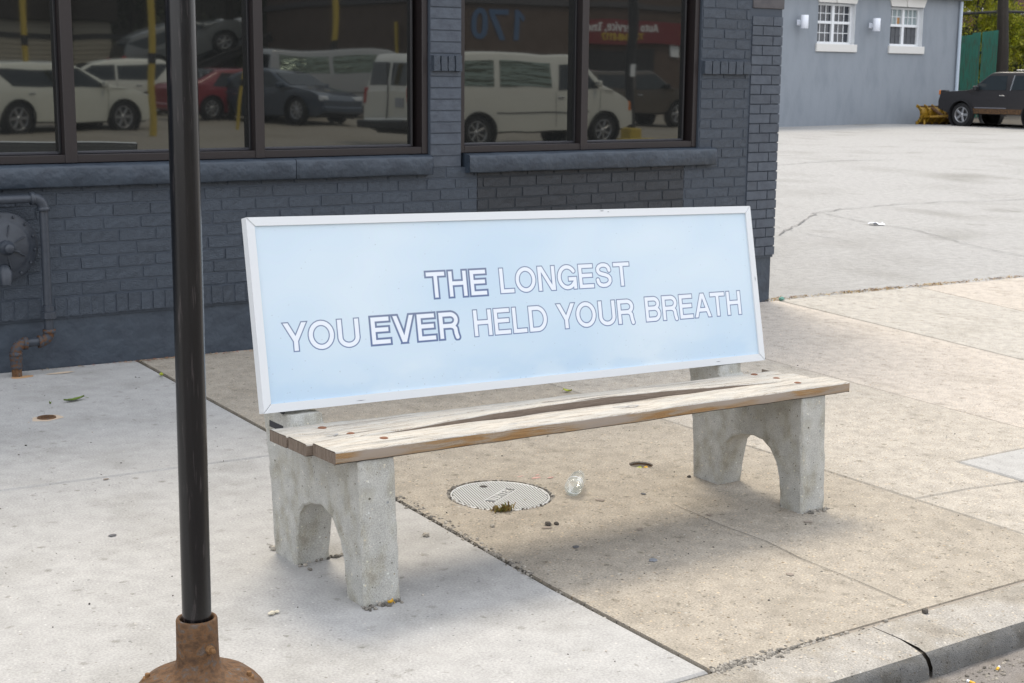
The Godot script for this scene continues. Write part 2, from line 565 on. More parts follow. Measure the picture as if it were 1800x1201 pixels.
	m = mat("sill_rust", Color(1, 1, 1), 0.8)
	m.albedo_texture = ntex(noise(73, 0.03, 5), 512, [[0.0, Color(0.12, 0.09, 0.07)], [0.5, Color(0.32, 0.23, 0.14)], [1.0, Color(0.40, 0.30, 0.19)]])
	tri_map(m, 1.0)

func leaf_mat(called: String, c: Color, through: Color) -> StandardMaterial3D:
	var m := mat(called, c, 0.6)
	m.cull_mode = BaseMaterial3D.CULL_DISABLED
	m.backlight_enabled = true
	m.backlight = through
	m.vertex_color_use_as_albedo = true
	return m

# ---------------------------------------------------------------- ground
func slab(poly: Array, m: String, parent: Node3D, lift := 0.0, tilt := Vector2.ZERO) -> MeshInstance3D:
	var st := begin()
	prism(st, pv(poly), -0.09, lift, 0.007)
	var o := obj("slab", done(st), M[m], parent)
	o.rotation = Vector3(tilt.x, 0, tilt.y)
	return o

func ground_sheet(called: String, x0: float, x1: float, z0: float, z1: float, nx: int, nz: int, f: Callable, m: String) -> MeshInstance3D:
	var st := begin(true)
	for j in nz:
		for i in nx:
			var xa := lerpf(x0, x1, float(i) / nx); var xb := lerpf(x0, x1, float(i + 1) / nx)
			var za := lerpf(z0, z1, float(j) / nz); var zb := lerpf(z0, z1, float(j + 1) / nz)
			quad(st, Vector3(xa, f.call(xa, za), za), Vector3(xb, f.call(xb, za), za), Vector3(xb, f.call(xb, zb), zb), Vector3(xa, f.call(xa, zb), zb))
	var o := obj(called, done(st), M[m])
	o.set_meta("kind", "structure")
	return o

func setting() -> void:
	# base ground to the horizon
	ground_sheet("ground", -250, 250, -250, 250, 10, 10, func(_x, _z): return -0.62, "far_ground")
	# parking lot, uneven
	ground_sheet("parking_lot", 7.62, 75.0, -32.0, -0.03, 150, 130, lot_top, "lot")
	ground_sheet("yard_soil", 37.7, 90.0, -40.0, -17.6, 12, 8, func(_x, z): return 0.27 + 0.06 * clampf((-z - 17.6) / 6.0, 0, 1), "yard_dirt")
	# pavement: concrete slabs on a dark bed
	var walk := Node3D.new()
	walk.name = "pavement"
	walk.set_meta("kind", "structure")
	add_child(walk)
	var nrm := Vector3(0.013, 1, 0.02).normalized()
	var bx := Vector3(1, -0.013, 0)
	var bz := Vector3(0, -0.02, 1)
	walk.transform = Transform3D(Basis(bx, nrm, bz).orthonormalized(), Vector3(0, 0.018, 0))
	obj("bed", span(Vector3(-40, -0.2, -0.05), Vector3(75, -0.012, 4.69)), M.soil, walk)
	obj("bed", span(Vector3(-30, -0.24, 4.692), Vector3(40, -0.016, 4.882)), M.soil, walk)
	obj("joint_fill", span(Vector3(2.69, -0.03, 4.670), Vector3(40, -0.005, 4.692)), mat("joint_dirt", lin(0.27, 0.235, 0.195), 1.0), walk)
	slab([-1.2, 0.0, 2.84, 0.0, 2.755, 2.085, -1.2, 1.96], "concrete_new", walk)
	slab([-1.2, 1.968, 2.753, 2.093, 2.733, 2.9, 2.668, 3.95, 2.650, 4.675, -1.2, 4.675], "concrete_new", walk, -0.001)
	# the tan slab has a round lid pit and a small hole in it
	var cm := CSGCombiner3D.new()
	cm.name = numbered("slab", walk)
	walk.add_child(cm, true)
	var cp := CSGPolygon3D.new()
	cp.polygon = pv([2.862, 0.0, 4.44, 0.0, 4.475, 1.6, 4.488, 3.0, 4.482, 4.672, 2.662, 4.672, 2.684, 3.9, 2.745, 2.9, 2.77, 2.1])
	cp.depth = 0.09
	cp.rotation.x = PI / 2
	cp.position.y = -0.09
	cp.material = M.concrete_tan
	cm.add_child(cp)
	for h in [[3.11, 3.022, 0.204, 0.05], [3.875, 2.955, 0.05, 0.3]]:
		var cy := CSGCylinder3D.new()
		cy.operation = CSGShape3D.OPERATION_SUBTRACTION
		cy.radius = h[2]; cy.height = h[3]; cy.sides = 40
		cy.position = Vector3(h[0], 0, h[1])
		cy.material = M.concrete_tan
		cm.add_child(cy)
	slab([4.452, 0.0, 6.10, 0.0, 5.895, 3.592, 5.112, 3.592, 5.10, 3.93, 4.80, 3.885, 4.50, 3.87, 4.50, 3.0, 4.487, 1.6], "concrete_cream", walk, 0.001)
	slab([4.50, 3.874, 4.80, 3.889, 5.10, 3.934, 5.10, 4.675, 4.494, 4.675], "concrete_cream", walk, 0.0)
	slab([5.118, 3.60, 5.893, 3.60, 5.83, 4.675, 5.106, 4.675], "concrete_new", walk, 0.003)
	slab([6.11, 0.0, 7.70, 0.0, 7.49, 1.70, 7.30, 3.1, 7.05, 4.675, 5.842, 4.675, 5.97, 2.4], "concrete_pink", walk, -0.001)
	slab([7.712, 0.0, 9.27, 0.0, 8.98, 1.3, 8.4, 4.675, 7.062, 4.675, 7.31, 3.1, 7.50, 1.70], "concrete_grey", walk, 0.001)
	slab([9.283, 0.0, 11.2, 0.0, 10.6, 4.675, 8.41, 4.675, 8.99, 1.3], "concrete_pink", walk)
	slab([11.21, 0.0, 13.6, 0.0, 13.2, 4.675, 10.61, 4.675], "concrete_grey", walk)
	slab([13.61, 0.0, 40, 0.0, 40, 4.675, 13.21, 4.675], "concrete_pink", walk)
	slab([-30, 0.0, -1.208, 0.0, -1.208, 4.675, -30, 4.675], "concrete_new", walk)
	# a scored hairline across the tan slab, a crack into the next
	var st := begin()
	var pr := Vector2(3.61, 3.45)
	for q in [Vector2(3.59, 3.75), Vector2(3.60, 3.95), Vector2(3.57, 4.15), Vector2(3.565, 4.4), Vector2(3.55, 4.62)]:
		var w := 0.0008 + rng.randf() * 0.0008
		quad(st, Vector3(pr.x - w, 0.0035, pr.y), Vector3(pr.x + w, 0.0035, pr.y), Vector3(q.x + w, 0.0035, q.y), Vector3(q.x - w, 0.0035, q.y))
		pr = q
	obj("crack", done(st), M.crack, walk)
	# kerb
	var kerb := Node3D.new()
	kerb.name = "kerb"
	kerb.set_meta("kind", "structure")
	add_child(kerb)
	kerb.transform = walk.transform
	kerb_stone(kerb, -30.0, 2.60, 5)
	kerb_stone(kerb, 2.60, 3.2965, 12)
	kerb_stone(kerb, 3.30, 6.4, 40)
	kerb_stone(kerb, 6.41, 40.0, 12)
	# road and the ground across the street
	ground_sheet("road", -70, 90, 4.80, 17.6, 60, 30, func(x, z): return gy(clampf(x, -5.0, 14.0), 4.8) - 0.082 + 0.03 * sin(clampf((z - 4.8) / 12.8, 0, 1) * PI) + clampf(z - 9.0, 0.0, 8.6) * 0.012, "road")
	ground_sheet("lot_across_the_street", -70, 120, 17.4, 75.0, 20, 30, func(_x, z): return far_y(z), "far_ground")

func kerb_stone(parent: Node3D, x0: float, x1: float, n: int) -> void:
	var prof := [Vector2(4.685, -0.2), Vector2(4.688, -0.006), Vector2(4.694, 0.0), Vector2(4.80, -0.002), Vector2(4.865, -0.006), Vector2(4.888, -0.013)]
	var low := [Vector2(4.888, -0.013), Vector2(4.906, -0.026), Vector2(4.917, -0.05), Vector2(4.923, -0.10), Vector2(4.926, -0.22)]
	var nn := noise(91, 3.0, 3)
	for part in 2:
		var pr: Array = prof if part == 0 else low
		var st := begin(true)
		for i in n:
			for k in pr.size() - 1:
				var v := []
				for c in [[i, k], [i + 1, k], [i + 1, k + 1], [i, k + 1]]:
					var x := lerpf(x0, x1, float(c[0]) / n)
					var p: Vector2 = pr[c[1]]
					var d := nn.get_noise_2d(x * 2.0, p.x * 4.0 + p.y * 9.0) * 0.012 * (1.0 if p.x > 4.79 else 0.0)
					if c[0] == n and x1 < 3.297 and x1 > 3.0 and p.x > 4.78: x -= (0.001 + 0.010 * smoothstep(4.78, 4.86, p.x) * smoothstep(-0.15, -0.02, p.y))
					if c[0] == 0 and x0 < 3.31 and x0 > 3.2 and p.x > 4.80: x += 0.003 * smoothstep(4.80, 4.90, p.x)
					v.append(Vector3(x, p.y + d * 0.5, p.x + d))
				quad(st, v[0], v[1], v[2], v[3])
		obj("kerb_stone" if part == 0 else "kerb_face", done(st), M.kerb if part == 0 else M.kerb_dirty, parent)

# ---------------------------------------------------------------- the dark painted building
var brick_cache := {}

func brick_mesh(w: float, h: float, rocky: bool, v: int) -> ArrayMesh:
	# front face towards +z at z = 0, centred in x and y
	var key := "%d_%d_%s_%d" % [roundi(w * 250), roundi(h * 250), rocky, v]
	if brick_cache.has(key): return brick_cache[key]
	var r := RandomNumberGenerator.new()
	r.seed = hash(key)
	var nx := 5 if w > 0.12 else 2
	var ny := 2 if h < 0.09 else 3
	if not rocky: nx = 1; ny = 1
	var bev := 0.0035 if rocky else 0.002
	var amp := 0.0028 if rocky else 0.0
	var P := []
	for j in ny + 1:
		var row := []
		for i in nx + 1:
			var edge := i == 0 or j == 0 or i == nx or j == ny
			var x := lerpf(-w / 2 + bev, w / 2 - bev, float(i) / nx)
			var y := lerpf(-h / 2 + bev, h / 2 - bev, float(j) / ny)
			if rocky:
				x += (r.randf() - 0.5) * 0.004
				y += (r.randf() - 0.5) * 0.004
			row.append(Vector3(x, y, (r.randf() - 0.5) * amp * (0.8 if edge else 1.6)))
		P.append(row)
	var st := begin()
	for j in ny:
		for i in nx:
			quad(st, P[j][i], P[j + 1][i], P[j + 1][i + 1], P[j][i + 1])
	var rim := []
	for i in nx: rim.append(P[0][i])
	for j in ny: rim.append(P[j][nx])
	for i in nx: rim.append(P[ny][nx - i])
	for j in ny: rim.append(P[ny - j][0])
	for k in rim.size():
		var a: Vector3 = rim[k]; var b: Vector3 = rim[(k + 1) % rim.size()]
		var oa := Vector3(clampf(a.x * 1.2, -w / 2, w / 2) if absf(a.x) > w / 2 - bev - 0.003 else a.x, clampf(a.y * 1.6, -h / 2, h / 2) if absf(a.y) > h / 2 - bev - 0.003 else a.y, -0.03)
		var ob := Vector3(clampf(b.x * 1.2, -w / 2, w / 2) if absf(b.x) > w / 2 - bev - 0.003 else b.x, clampf(b.y * 1.6, -h / 2, h / 2) if absf(b.y) > h / 2 - bev - 0.003 else b.y, -0.03)
		quad(st, a, b, ob, oa)
	var m := done(st)
	brick_cache[key] = m
	return m

var brick_count := 0
var rest := {}

func brick(called: String, x0: float, x1: float, y0: float, y1: float, z: float, rocky: bool, kind: String, parent: Node3D, single := true) -> void:
	var w := x1 - x0; var h := y1 - y0
	var v := rng.randi() % 6
	var ms := brick_mesh(w, h, rocky, v)
	var at := Vector3((x0 + x1) / 2, (y0 + y1) / 2, z + (rng.randf() - 0.5) * 0.002)
	var rot := (rng.randf() - 0.5) * (0.008 if rocky else 0.003)
	if single and (brick_count < 300 or called != "brick"):
		brick_count += 1 if called == "brick" else 0
		var o := obj(called, ms, M["%s_%d" % [kind, rng.randi() % 3]], parent)
		o.position = at
		o.rotation.z = rot
	else:
		if not rest.has(kind): rest[kind] = begin()
		rest[kind].append_from(ms, 0, Transform3D(Basis(Vector3.BACK, rot), at))

func course(y0: float, pitch: float, xa: float, xb: float, phase: float, z: float, rocky: bool, kind: String, parent: Node3D, single: bool) -> void:
	var L := 0.2035
	var x := xa - fposmod(xa - phase, L)
	while x < xb:
		var a := maxf(x, xa); var b := minf(x + L, xb)
		# bricks end at the edges of the dark patch of paint
		var cuts := [a]
		for c in [5.05, 6.75]:
			if kind == "rock_brick" and y0 < 0.93 and y0 > 0.5 and c > a + 0.004 and c < b - 0.004: cuts.append(c)
		cuts.append(b)
		for k in cuts.size() - 1:
			var p: float = cuts[k]; var q: float = cuts[k + 1]
			if q - p < 0.02: continue
			var kk := kind
			var mid := (p + q) / 2
			if kind == "rock_brick" and mid > 5.05 and mid < 6.75 and y0 < 0.93 and y0 > 0.5: kk = "dark_brick"
			var gap := 0.002 + rng.randf() * 0.0025
			if rng.randf() < 0.3: gap = 0.0004
			var gy_ := 0.0022 + rng.randf() * 0.002
			brick("brick", p + (gap if p == a else 0.0), q - (gap if q == b else 0.0), y0 + gy_, y0 + pitch - gy_, z, rocky, kk, parent, single)
		x += L

func accent(parent: Node3D, x0: float, x1: float, y0: float, y1: float, n: int) -> void:
	for k in n:
		var a := lerpf(x0, x1, float(k) / n); var b := lerpf(x0, x1, float(k + 1) / n)
		var o := obj("projecting_brick", brick_mesh(b - a - 0.002, y1 - y0, true, k % 3), M.rock_brick_1, parent)
		o.position = Vector3((a + b) / 2, (y0 + y1) / 2, 0.028 + (rng.randf() - 0.5) * 0.004)

func brick_building() -> void:
	var t := thing("painted_brick_building", "low building with dark slate painted brick front and wide shop windows", "building")
	var P := 0.0672
	var top := 0.356
	# walls: cores set behind the bricks, with real openings
	var core := begin()
	var zf := -0.0045
	var B := func(a: Vector3, b: Vector3): box(core, (a + b) / 2, (b - a).abs())
	B.call(Vector3(-14, 0.24, -0.30), Vector3(7.634, 0.93, zf))
	B.call(Vector3(-14, 3.05, -0.30), Vector3(7.634, 3.9, zf))
	B.call(Vector3(4.709, 0.93, -0.30), Vector3(4.933, 3.05, zf))
	B.call(Vector3(6.874, 0.93, -0.30), Vector3(7.634, 3.05, zf))
	B.call(Vector3(-14, 0.93, -0.30), Vector3(-1.0, 3.05, zf))
	B.call(Vector3(7.334, -0.4, -12.0), Vector3(7.632, 3.88, -0.301))
	B.call(Vector3(-14, -0.4, -12.3), Vector3(7.632, 3.88, -12.0))
	B.call(Vector3(-14, -0.4, -12.0), Vector3(-13.7, 3.88, -0.301))
	obj("wall", done(core), M.joint, t)
	obj("roof", span(Vector3(-13.98, 3.7, -12.28), Vector3(7.62, 3.85, -0.02)), M.coping, t)
	obj("dark_paint_patch", span(Vector3(5.05, 0.53, -0.012), Vector3(6.75, 0.925, -0.0038)), M.dark_joint, t)
	# plinth with a slightly uneven face
	var st := begin(true)
	var pn := noise(101, 1.3, 4)
	for i in 90:
		for j in 5:
			var v := []
			for c in [[i, j], [i + 1, j], [i + 1, j + 1], [i, j + 1]]:
				var x := lerpf(-6.0, 7.622, c[0] / 90.0)
				var y := lerpf(-0.3, 0.25, c[1] / 5.0)
				v.append(Vector3(x, y, -0.013 + pn.get_noise_2d(x, y * 2.0) * 0.006 + (0.012 if c[1] < 2 else 0.0)))
			quad(st, v[0], v[3], v[2], v[1])
	quad(st, Vector3(7.622, -0.3, -0.013), Vector3(7.622, 0.25, -0.013), Vector3(7.622, 0.25, -0.4), Vector3(7.622, -0.3, -0.4))
	quad(st, Vector3(-6, 0.25, -0.013), Vector3(-6, 0.25, -0.3), Vector3(7.622, 0.25, -0.3), Vector3(7.622, 0.25, -0.013))
	obj("plinth", done(st), M.plinth, t)
	obj("plinth_core", span(Vector3(-14, -0.4, -0.3), Vector3(7.60, 0.249, -0.04)), M.plinth, t)
	# soldier course on the plinth
	var x := 2.0
	while x < 7.33:
		var w := 0.0675 + (rng.randf() - 0.5) * 0.006
		var b := minf(x + w, 7.335)
		var o := obj("soldier_brick", brick_mesh(b - x - 0.0035, 0.101, true, rng.randi() % 6), M["rock_brick_%d" % (rng.randi() % 3)], t)
		o.position = Vector3((x + b) / 2, 0.304, 0.010 + (rng.randf() - 0.5) * 0.005)
		o.rotation.z = (rng.randf() - 0.5) * 0.02
		x = b
	obj("soldier_bed", span(Vector3(-4, 0.252, -0.02), Vector3(7.33, 0.354, 0.0065)), M.joint, t)
	# rock-faced courses below the sills; what the sign hides and what lies left of the picture is joined
	for k in 9:
		var y0 := top + k * P
		var ph := (0.1 if k % 2 == 0 else 0.0) + rng.randf() * 0.05
		if k < 3:
			course(y0, P, 2.02, 3.72, ph, 0.0, true, "rock_brick", t, true)
			course(y0, P, 3.72, 7.335, ph, 0.0, true, "rock_brick", t, false)
		else:
			course(y0, P, 2.02, 7.335, ph, 0.0, true, "rock_brick", t, true)
		course(y0, P, -4.0, 2.02, ph, 0.0, true, "rock_brick", t, false)
	# pier between the windows: one stretcher wide, only bed joints
	var y := top + 9 * P
	var k := 0
	while y < 3.0:
		var vis := y < 2.02
		if not (y + P > 1.50 and y < 1.60):
			brick("smooth_brick", 4.711, 4.931, y + 0.002, y + P - 0.002, 0.0, false, "smooth_brick", t, vis)
		else:
			brick("smooth_brick", 4.711, 4.931, y + 0.002, y + P - 0.002, 0.0, false, "smooth_brick", t, false)
		# right pier, rock-faced
		var ph2 := 6.874 + (0.0 if k % 2 == 0 else -0.1) + rng.randf() * 0.02
		course(y, P, 6.876, 7.335, ph2, 0.0, true, "rock_brick", t, vis)
		y += P; k += 1
	# corner pilaster of smooth brick, running down to the plinth
	y = top + 9 * P - 10 * P - 0.035
	k = 0
	while y < 3.0:
		var h0 := maxf(y, 0.252)
		if y + P > 0.26 and not (y > 1.93 and y < 2.3):
			var cut := 7.545 if k % 2 == 0 else 7.445
			var vis := y < 2.02 and y > 0.2
			brick("smooth_brick", 7.343, cut - 0.002, h0 + 0.0022, y + P - 0.0022, 0.004, false, "smooth_brick", t, vis)
			brick("smooth_brick", cut + 0.002, 7.636 + rng.randf() * 0.006, h0 + 0.0022, y + P - 0.0022, 0.004, false, "smooth_brick", t, vis)
		y += P; k += 1
	obj("corner_stone", span(Vector3(7.343, 1.985, -0.03), Vector3(7.645, 2.35, 0.006), 0.004), M.coping, t)
	accent(t, 4.716, 4.922, 1.527, 1.622, 4)
	accent(t, 6.884, 7.322, 1.53, 1.622, 6)
	for kind in rest:
		var o := obj("joined_bricks", rest[kind].commit(), M[kind + "_1"], t)
		o.set_meta("kind", "stuff")
	# sills: cast stone, worn edges
	for s in [[-2.4, 0.6], [0.604, 3.79], [3.794, 4.70], [4.962, 7.005]]:
		sill_stone(s[0], s[1], t)
	# windows
	window_unit(t, -0.95, 4.708, [[-0.9, 0.55], [0.62, 1.58], [1.64, 2.515], [2.578, 3.583], [3.638, 4.634]], [[0.55, 0.62], [1.58, 1.64], [2.515, 2.578], [3.583, 3.638]])
	window_unit(t, 4.935, 6.873, [[4.972, 5.868], [5.922, 6.80]], [[5.868, 5.922]])

func sill_stone(x0: float, x1: float, t: Node3D) -> void:
	var prof := [Vector2(-0.20, 1.040), Vector2(-0.06, 1.040), Vector2(0.035, 1.034), Vector2(0.047, 1.028), Vector2(0.052, 1.018), Vector2(0.050, 0.930), Vector2(0.044, 0.923), Vector2(0.0, 0.922), Vector2(-0.2, 0.922)]
	var st := begin(true)
	var nn := noise(111, 4.0, 3)
	var n := int((x1 - x0) / 0.05) + 2
	for i in n:
		for k in prof.size() - 1:
			var v := []
			for c in [[i, k], [i + 1, k], [i + 1, k + 1], [i, k + 1]]:
				var x := lerpf(x0, x1, float(c[0]) / n)
				var p: Vector2 = prof[c[1]]
				var d := nn.get_noise_2d(x, p.y * 6.0 + p.x * 5.0) * 0.007 * (1.0 if p.x > 0.02 else 0.0)
				v.append(Vector3(x, p.y + d * 0.6, p.x + d))
			quad(st, v[0], v[1], v[2], v[3])
	st.set_smooth_group(-1)
	for xx in [x0, x1]:
		var poly := []
		for p in prof: poly.append(Vector3(xx, p.y, p.x))
		for k in range(1, poly.size() - 1): tri(st, poly[0], poly[k], poly[k + 1])
	obj("sill", done(st), M.sill, t)

func window_unit(t: Node3D, x0: float, x1: float, panes: Array, mulls: Array) -> void:
	var w := holder("window", t)
	var yb := 1.041
	var yt := 3.05
	var zf := -0.022   # face of the frame
	var zg := -0.095   # glass
	obj("frame", span(Vector3(x0, yb, -0.14), Vector3(x0 + 0.036, yt, zf), 0.003), M.frame_brown, w)
	obj("frame", span(Vector3(x1 - 0.040, yb, -0.14), Vector3(x1, yt, zf), 0.003), M.frame_brown, w)
	obj("frame", span(Vector3(x0 + 0.037, yb, -0.14), Vector3(x1 - 0.041, yb + 0.042, zf - 0.004), 0.003), M.frame_brown, w)
	obj("frame", span(Vector3(x0 + 0.037, yt - 0.06, -0.14), Vector3(x1 - 0.041, yt, zf - 0.004), 0.003), M.frame_brown, w)
	for m in mulls:
		obj("mullion", span(Vector3(m[0], yb - 0.0005, -0.14), Vector3(m[1], yt - 0.061, zf + 0.003), 0.003), M.frame_brown, w)
	for p in panes:
		var st := begin()
		for q in [[Vector3(p[0], yb + 0.044, zg - 0.02), Vector3(p[0] + 0.014, yt - 0.062, zg + 0.022)], [Vector3(p[1] - 0.014, yb + 0.044, zg - 0.02), Vector3(p[1], yt - 0.062, zg + 0.022)], [Vector3(p[0] + 0.0145, yt - 0.08, zg - 0.02), Vector3(p[1] - 0.0145, yt - 0.062, zg + 0.022)]]:
			box(st, (q[0] + q[1]) / 2, (q[1] - q[0]).abs(), 0.002)
		obj("glazing_stop", done(st), M.frame_black, w)
		obj("glazing_bead", span(Vector3(p[0] + 0.0145, yb + 0.0425, zg - 0.02), Vector3(p[1] - 0.0145, yb + 0.057, zg + 0.022), 0.003), M.frame_edge, w)
		obj("pane", span(Vector3(p[0] + 0.013, yb + 0.056, zg - 0.008), Vector3(p[1] - 0.013, yt - 0.079, zg)), M.glass, w)
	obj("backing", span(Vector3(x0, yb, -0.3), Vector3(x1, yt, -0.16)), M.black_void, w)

# ---------------------------------------------------------------- bench
func wood_texture(seed_: int) -> ImageTexture:
	# v 0..0.5 top (weathered), 0.5..0.75 front edge (amber and grey), 0.75..1 end and back (dark, old)
	var W := 2048; var H := 256
	var r := RandomNumberGenerator.new()
	r.seed = seed_
	var g1 := noise(seed_, 0.5, 4); var g2 := noise(seed_ + 1, 0.25, 3); var g3 := noise(seed_ + 2, 0.02, 3); var g4 := noise(seed_ + 3, 0.008, 2)
	var out := PackedByteArray()
	out.resize(W * H * 3)
	for y in H:
		for x in W:
			var zone := 0 if y < 128 else (1 if y < 192 else 2)
			var bend := g4.get_noise_2d(x, y * 0.4) * 9.0
			var s := g1.get_noise_2d(x * 0.012, y + bend)         # grain lines
			var f := g2.get_noise_2d(x * 0.05, y * 1.7 + bend)
			var b := g3.get_noise_2d(x * 0.25, y)
			var c: Color
			if zone == 0:
				c = Color(0.84, 0.812, 0.78).lerp(Color(0.80, 0.788, 0.772), clampf(b * 1.5 + 0.5, 0, 1))
				c = c.lerp(Color(0.53, 0.465, 0.40), clampf(s * 1.7 - 0.05, 0, 0.88))
				c = c.lerp(Color(0.66, 0.63, 0.60), clampf(f * 0.8 - 0.1, 0, 0.4))
				c = c.lerp(Color(0.40, 0.36, 0.33), smoothstep(0.40, 0.5, g1.get_noise_2d(x * 0.004 + 300.0, y * 0.33)) * 0.8)
			elif zone == 1:
				var m := clampf(b * 1.9 + 0.15 + s * 0.35 + 0.65 * (y - 128) / 64.0, 0, 1)
				c = Color(0.655, 0.59, 0.515).lerp(Color(0.655, 0.51, 0.335), m)
				c = c.lerp(Color(0.42, 0.29, 0.185), clampf(s * 1.8 - 0.05, 0, 0.85))
				c = c.lerp(Color(0.64, 0.59, 0.55), clampf(g3.get_noise_2d(x * 0.1 + 700.0, y * 0.2) * 2.2 + 0.05, 0, 0.9))
			else:
				c = Color(0.54, 0.475, 0.425).lerp(Color(0.40, 0.345, 0.305), clampf(s * 1.4 + 0.35, 0, 1))
				c = c.lerp(Color(0.62, 0.57, 0.53), clampf(f * 1.2, 0, 0.5))
			var i := (y * W + x) * 3
			out[i] = int(clampf(c.r, 0, 1) * 255); out[i + 1] = int(clampf(c.g, 0, 1) * 255); out[i + 2] = int(clampf(c.b, 0, 1) * 255)
	# knots and scribbles on the top
	return ImageTexture.create_from_image(Image.create_from_data(W, H, false, Image.FORMAT_RGB8, out))

func plank_mesh(x0: float, x1: float, z0: float, z1: float, y1: float, th: float, bow: float, seed_: int) -> ArrayMesh:
	var st := begin(true)
	var n := 44
	var c := 0.005
	var nn := noise(seed_, 2.0, 3)
	# section in (z, y) with the v of the texture, going round from the back bottom
	var sec := [[z0, -th, 0.99, 0], [z0, -c, 0.76, 0], [z0, -c, 0.002, 1], [z0 + c, 0.0, 0.02, 1], [z0 * 0.67 + z1 * 0.33, 0.0, 0.17, 1], [z0 * 0.33 + z1 * 0.67, 0.0, 0.33, 1], [z1 - c, 0.0, 0.48, 1], [z1, -c, 0.498, 1], [z1, -c, 0.505, 2], [z1, -th + 0.003, 0.745, 2], [z1 - 0.003, -th, 0.76, 3], [z0, -th, 0.99, 3]]
	for k in sec.size() - 1:
		if sec[k][3] != sec[k + 1][3]: continue
		for i in n:
			var v := []; var uv := []
			for q in [[i, k], [i + 1, k], [i + 1, k + 1], [i, k + 1]]:
				var t := float(q[0]) / n
				var x := lerpf(x0, x1, t)
				var s: Array = sec[q[1]]
				var hump := bow * pow(sin(PI * t), 1.5) * lerpf(0.15, 1.0, clampf((s[0] - z0) / (z1 - z0), 0.0, 1.0))
				v.append(Vector3(x, y1 + s[1] + hump + nn.get_noise_2d(x * 2.0, s[0] * 4.0) * 0.0025, s[0] + (0.05 * sin(PI * 0.62 * t) * (z1 - s[0]) / (z1 - z0) if seed_ == 303 else 0.0) + nn.get_noise_2d(x, 30.0) * 0.004))
				uv.append(Vector2(t, s[2]))
			if seed_ != 301 and sec[k][3] == 2:
				for q in 4: uv[q].y += 0.25
			uvquad(st, v[0], v[1], v[2], v[3], uv[0], uv[1], uv[2], uv[3])
	st.set_smooth_group(-1)
	for e in [x0, x1]:
		var d := 0.0 if e == x0 else 0.8
		var oz := nn.get_noise_2d(e, 30.0) * 0.004
		uvquad(st, Vector3(e, y1 - th, z0 + oz), Vector3(e, y1 - 0.002, z0 + oz), Vector3(e, y1 - 0.002, z1 + oz), Vector3(e, y1 - th, z1 + oz), Vector2(0.1 + d, 0.98), Vector2(0.11 + d, 0.98), Vector2(0.11 + d, 0.78), Vector2(0.1 + d, 0.78))
	return done(st)

func support_mesh(seed_: int, w: float, foot: float, rough: float) -> ArrayMesh:
	# cast concrete end: two legs with an arch between, the rear one running up behind the seat; profile in (z, y), thickness along x
	var prof := pv([3.785, foot, 3.785, 0.10, 3.783, 0.30, 3.780, 0.452, 3.56, 0.452, 3.392, 0.452, 3.36, 0.452, 3.335, 0.47, 3.335, 0.502, 3.276, 0.506, 3.262, 0.56, 3.205, 0.82, 3.11, 0.82, 3.140, 0.60, 3.170, 0.40, 3.182, 0.25, 3.186, 0.10, 3.190, foot, 3.335, foot, 3.352, 0.10, 3.378, 0.195, 3.41, 0.226, 3.462, 0.246, 3.53, 0.256, 3.575, 0.246, 3.615, 0.222, 3.648, 0.175, 3.668, 0.11, 3.674, foot])
	var fine := PackedVector2Array()
	for k in prof.size():
		var a := prof[k]; var b := prof[(k + 1) % prof.size()]
		var n := maxi(1, int(a.distance_to(b) / 0.022))
		for i in n: fine.append(a.lerp(b, float(i) / n))
	if Geometry2D.is_polygon_clockwise(fine): fine.reverse()
	var nn := noise(seed_, 14.0, 3)
	var r := RandomNumberGenerator.new()
	r.seed = seed_
	# chipped arrises: the side faces are a little smaller than the body
	var bev := 0.007
	var inner := PackedVector2Array()
	for k in fine.size():
		var p := fine[(k - 1 + fine.size()) % fine.size()]; var q := fine[(k + 1) % fine.size()]
		var t := (q - p).normalized()
		var nrm := Vector2(t.y, -t.x)
		var chip := bev * (0.45 + r.randf() * 0.5)
		if r.randf() < 0.16 * rough: chip += r.randf() * 0.009
		inner.append(fine[k] - nrm * chip)
	var P := func(pt: Vector2, x: float) -> Vector3:
		var lean := 0.016 * (0.452 - pt.y) / 0.452    # feet stand a little to the right of the seat
		var swell := nn.get_noise_3d(pt.x, pt.y, x) * 0.003
		return Vector3(x + lean + swell * 0.6, pt.y + (swell if pt.y > 0.0 else 0.0), pt.x + swell)
	var st := begin(false)
	var ix := Geometry2D.triangulate_polygon(inner)
	for s in [-1, 1]:
		var xs: float = s * w / 2
		for k in range(0, ix.size(), 3):
			if s < 0: tri(st, P.call(inner[ix[k]], xs), P.call(inner[ix[k + 1]], xs), P.call(inner[ix[k + 2]], xs))
			else: tri(st, P.call(inner[ix[k + 2]], xs), P.call(inner[ix[k + 1]], xs), P.call(inner[ix[k]], xs))
		for k in fine.size():
			var j := (k + 1) % fine.size()
			var xb: float = xs - s * bev * 0.8
			if s < 0: quad(st, P.call(inner[k], xs), P.call(fine[k], xb), P.call(fine[j], xb), P.call(inner[j], xs))
			else: quad(st, P.call(inner[j], xs), P.call(fine[j], xb), P.call(fine[k], xb), P.call(inner[k], xs))
	st.set_smooth_group(1)
	for k in fine.size():
		var j := (k + 1) % fine.size()
		var xa := -w / 2 + bev * 0.8; var xb := w / 2 - bev * 0.8
		for i in 4:
			var u := lerpf(xa, xb, i / 4.0); var v := lerpf(xa, xb, (i + 1) / 4.0)
			quad(st, P.call(fine[k], u), P.call(fine[k], v), P.call(fine[j], v), P.call(fine[j], u))
	return done(st)

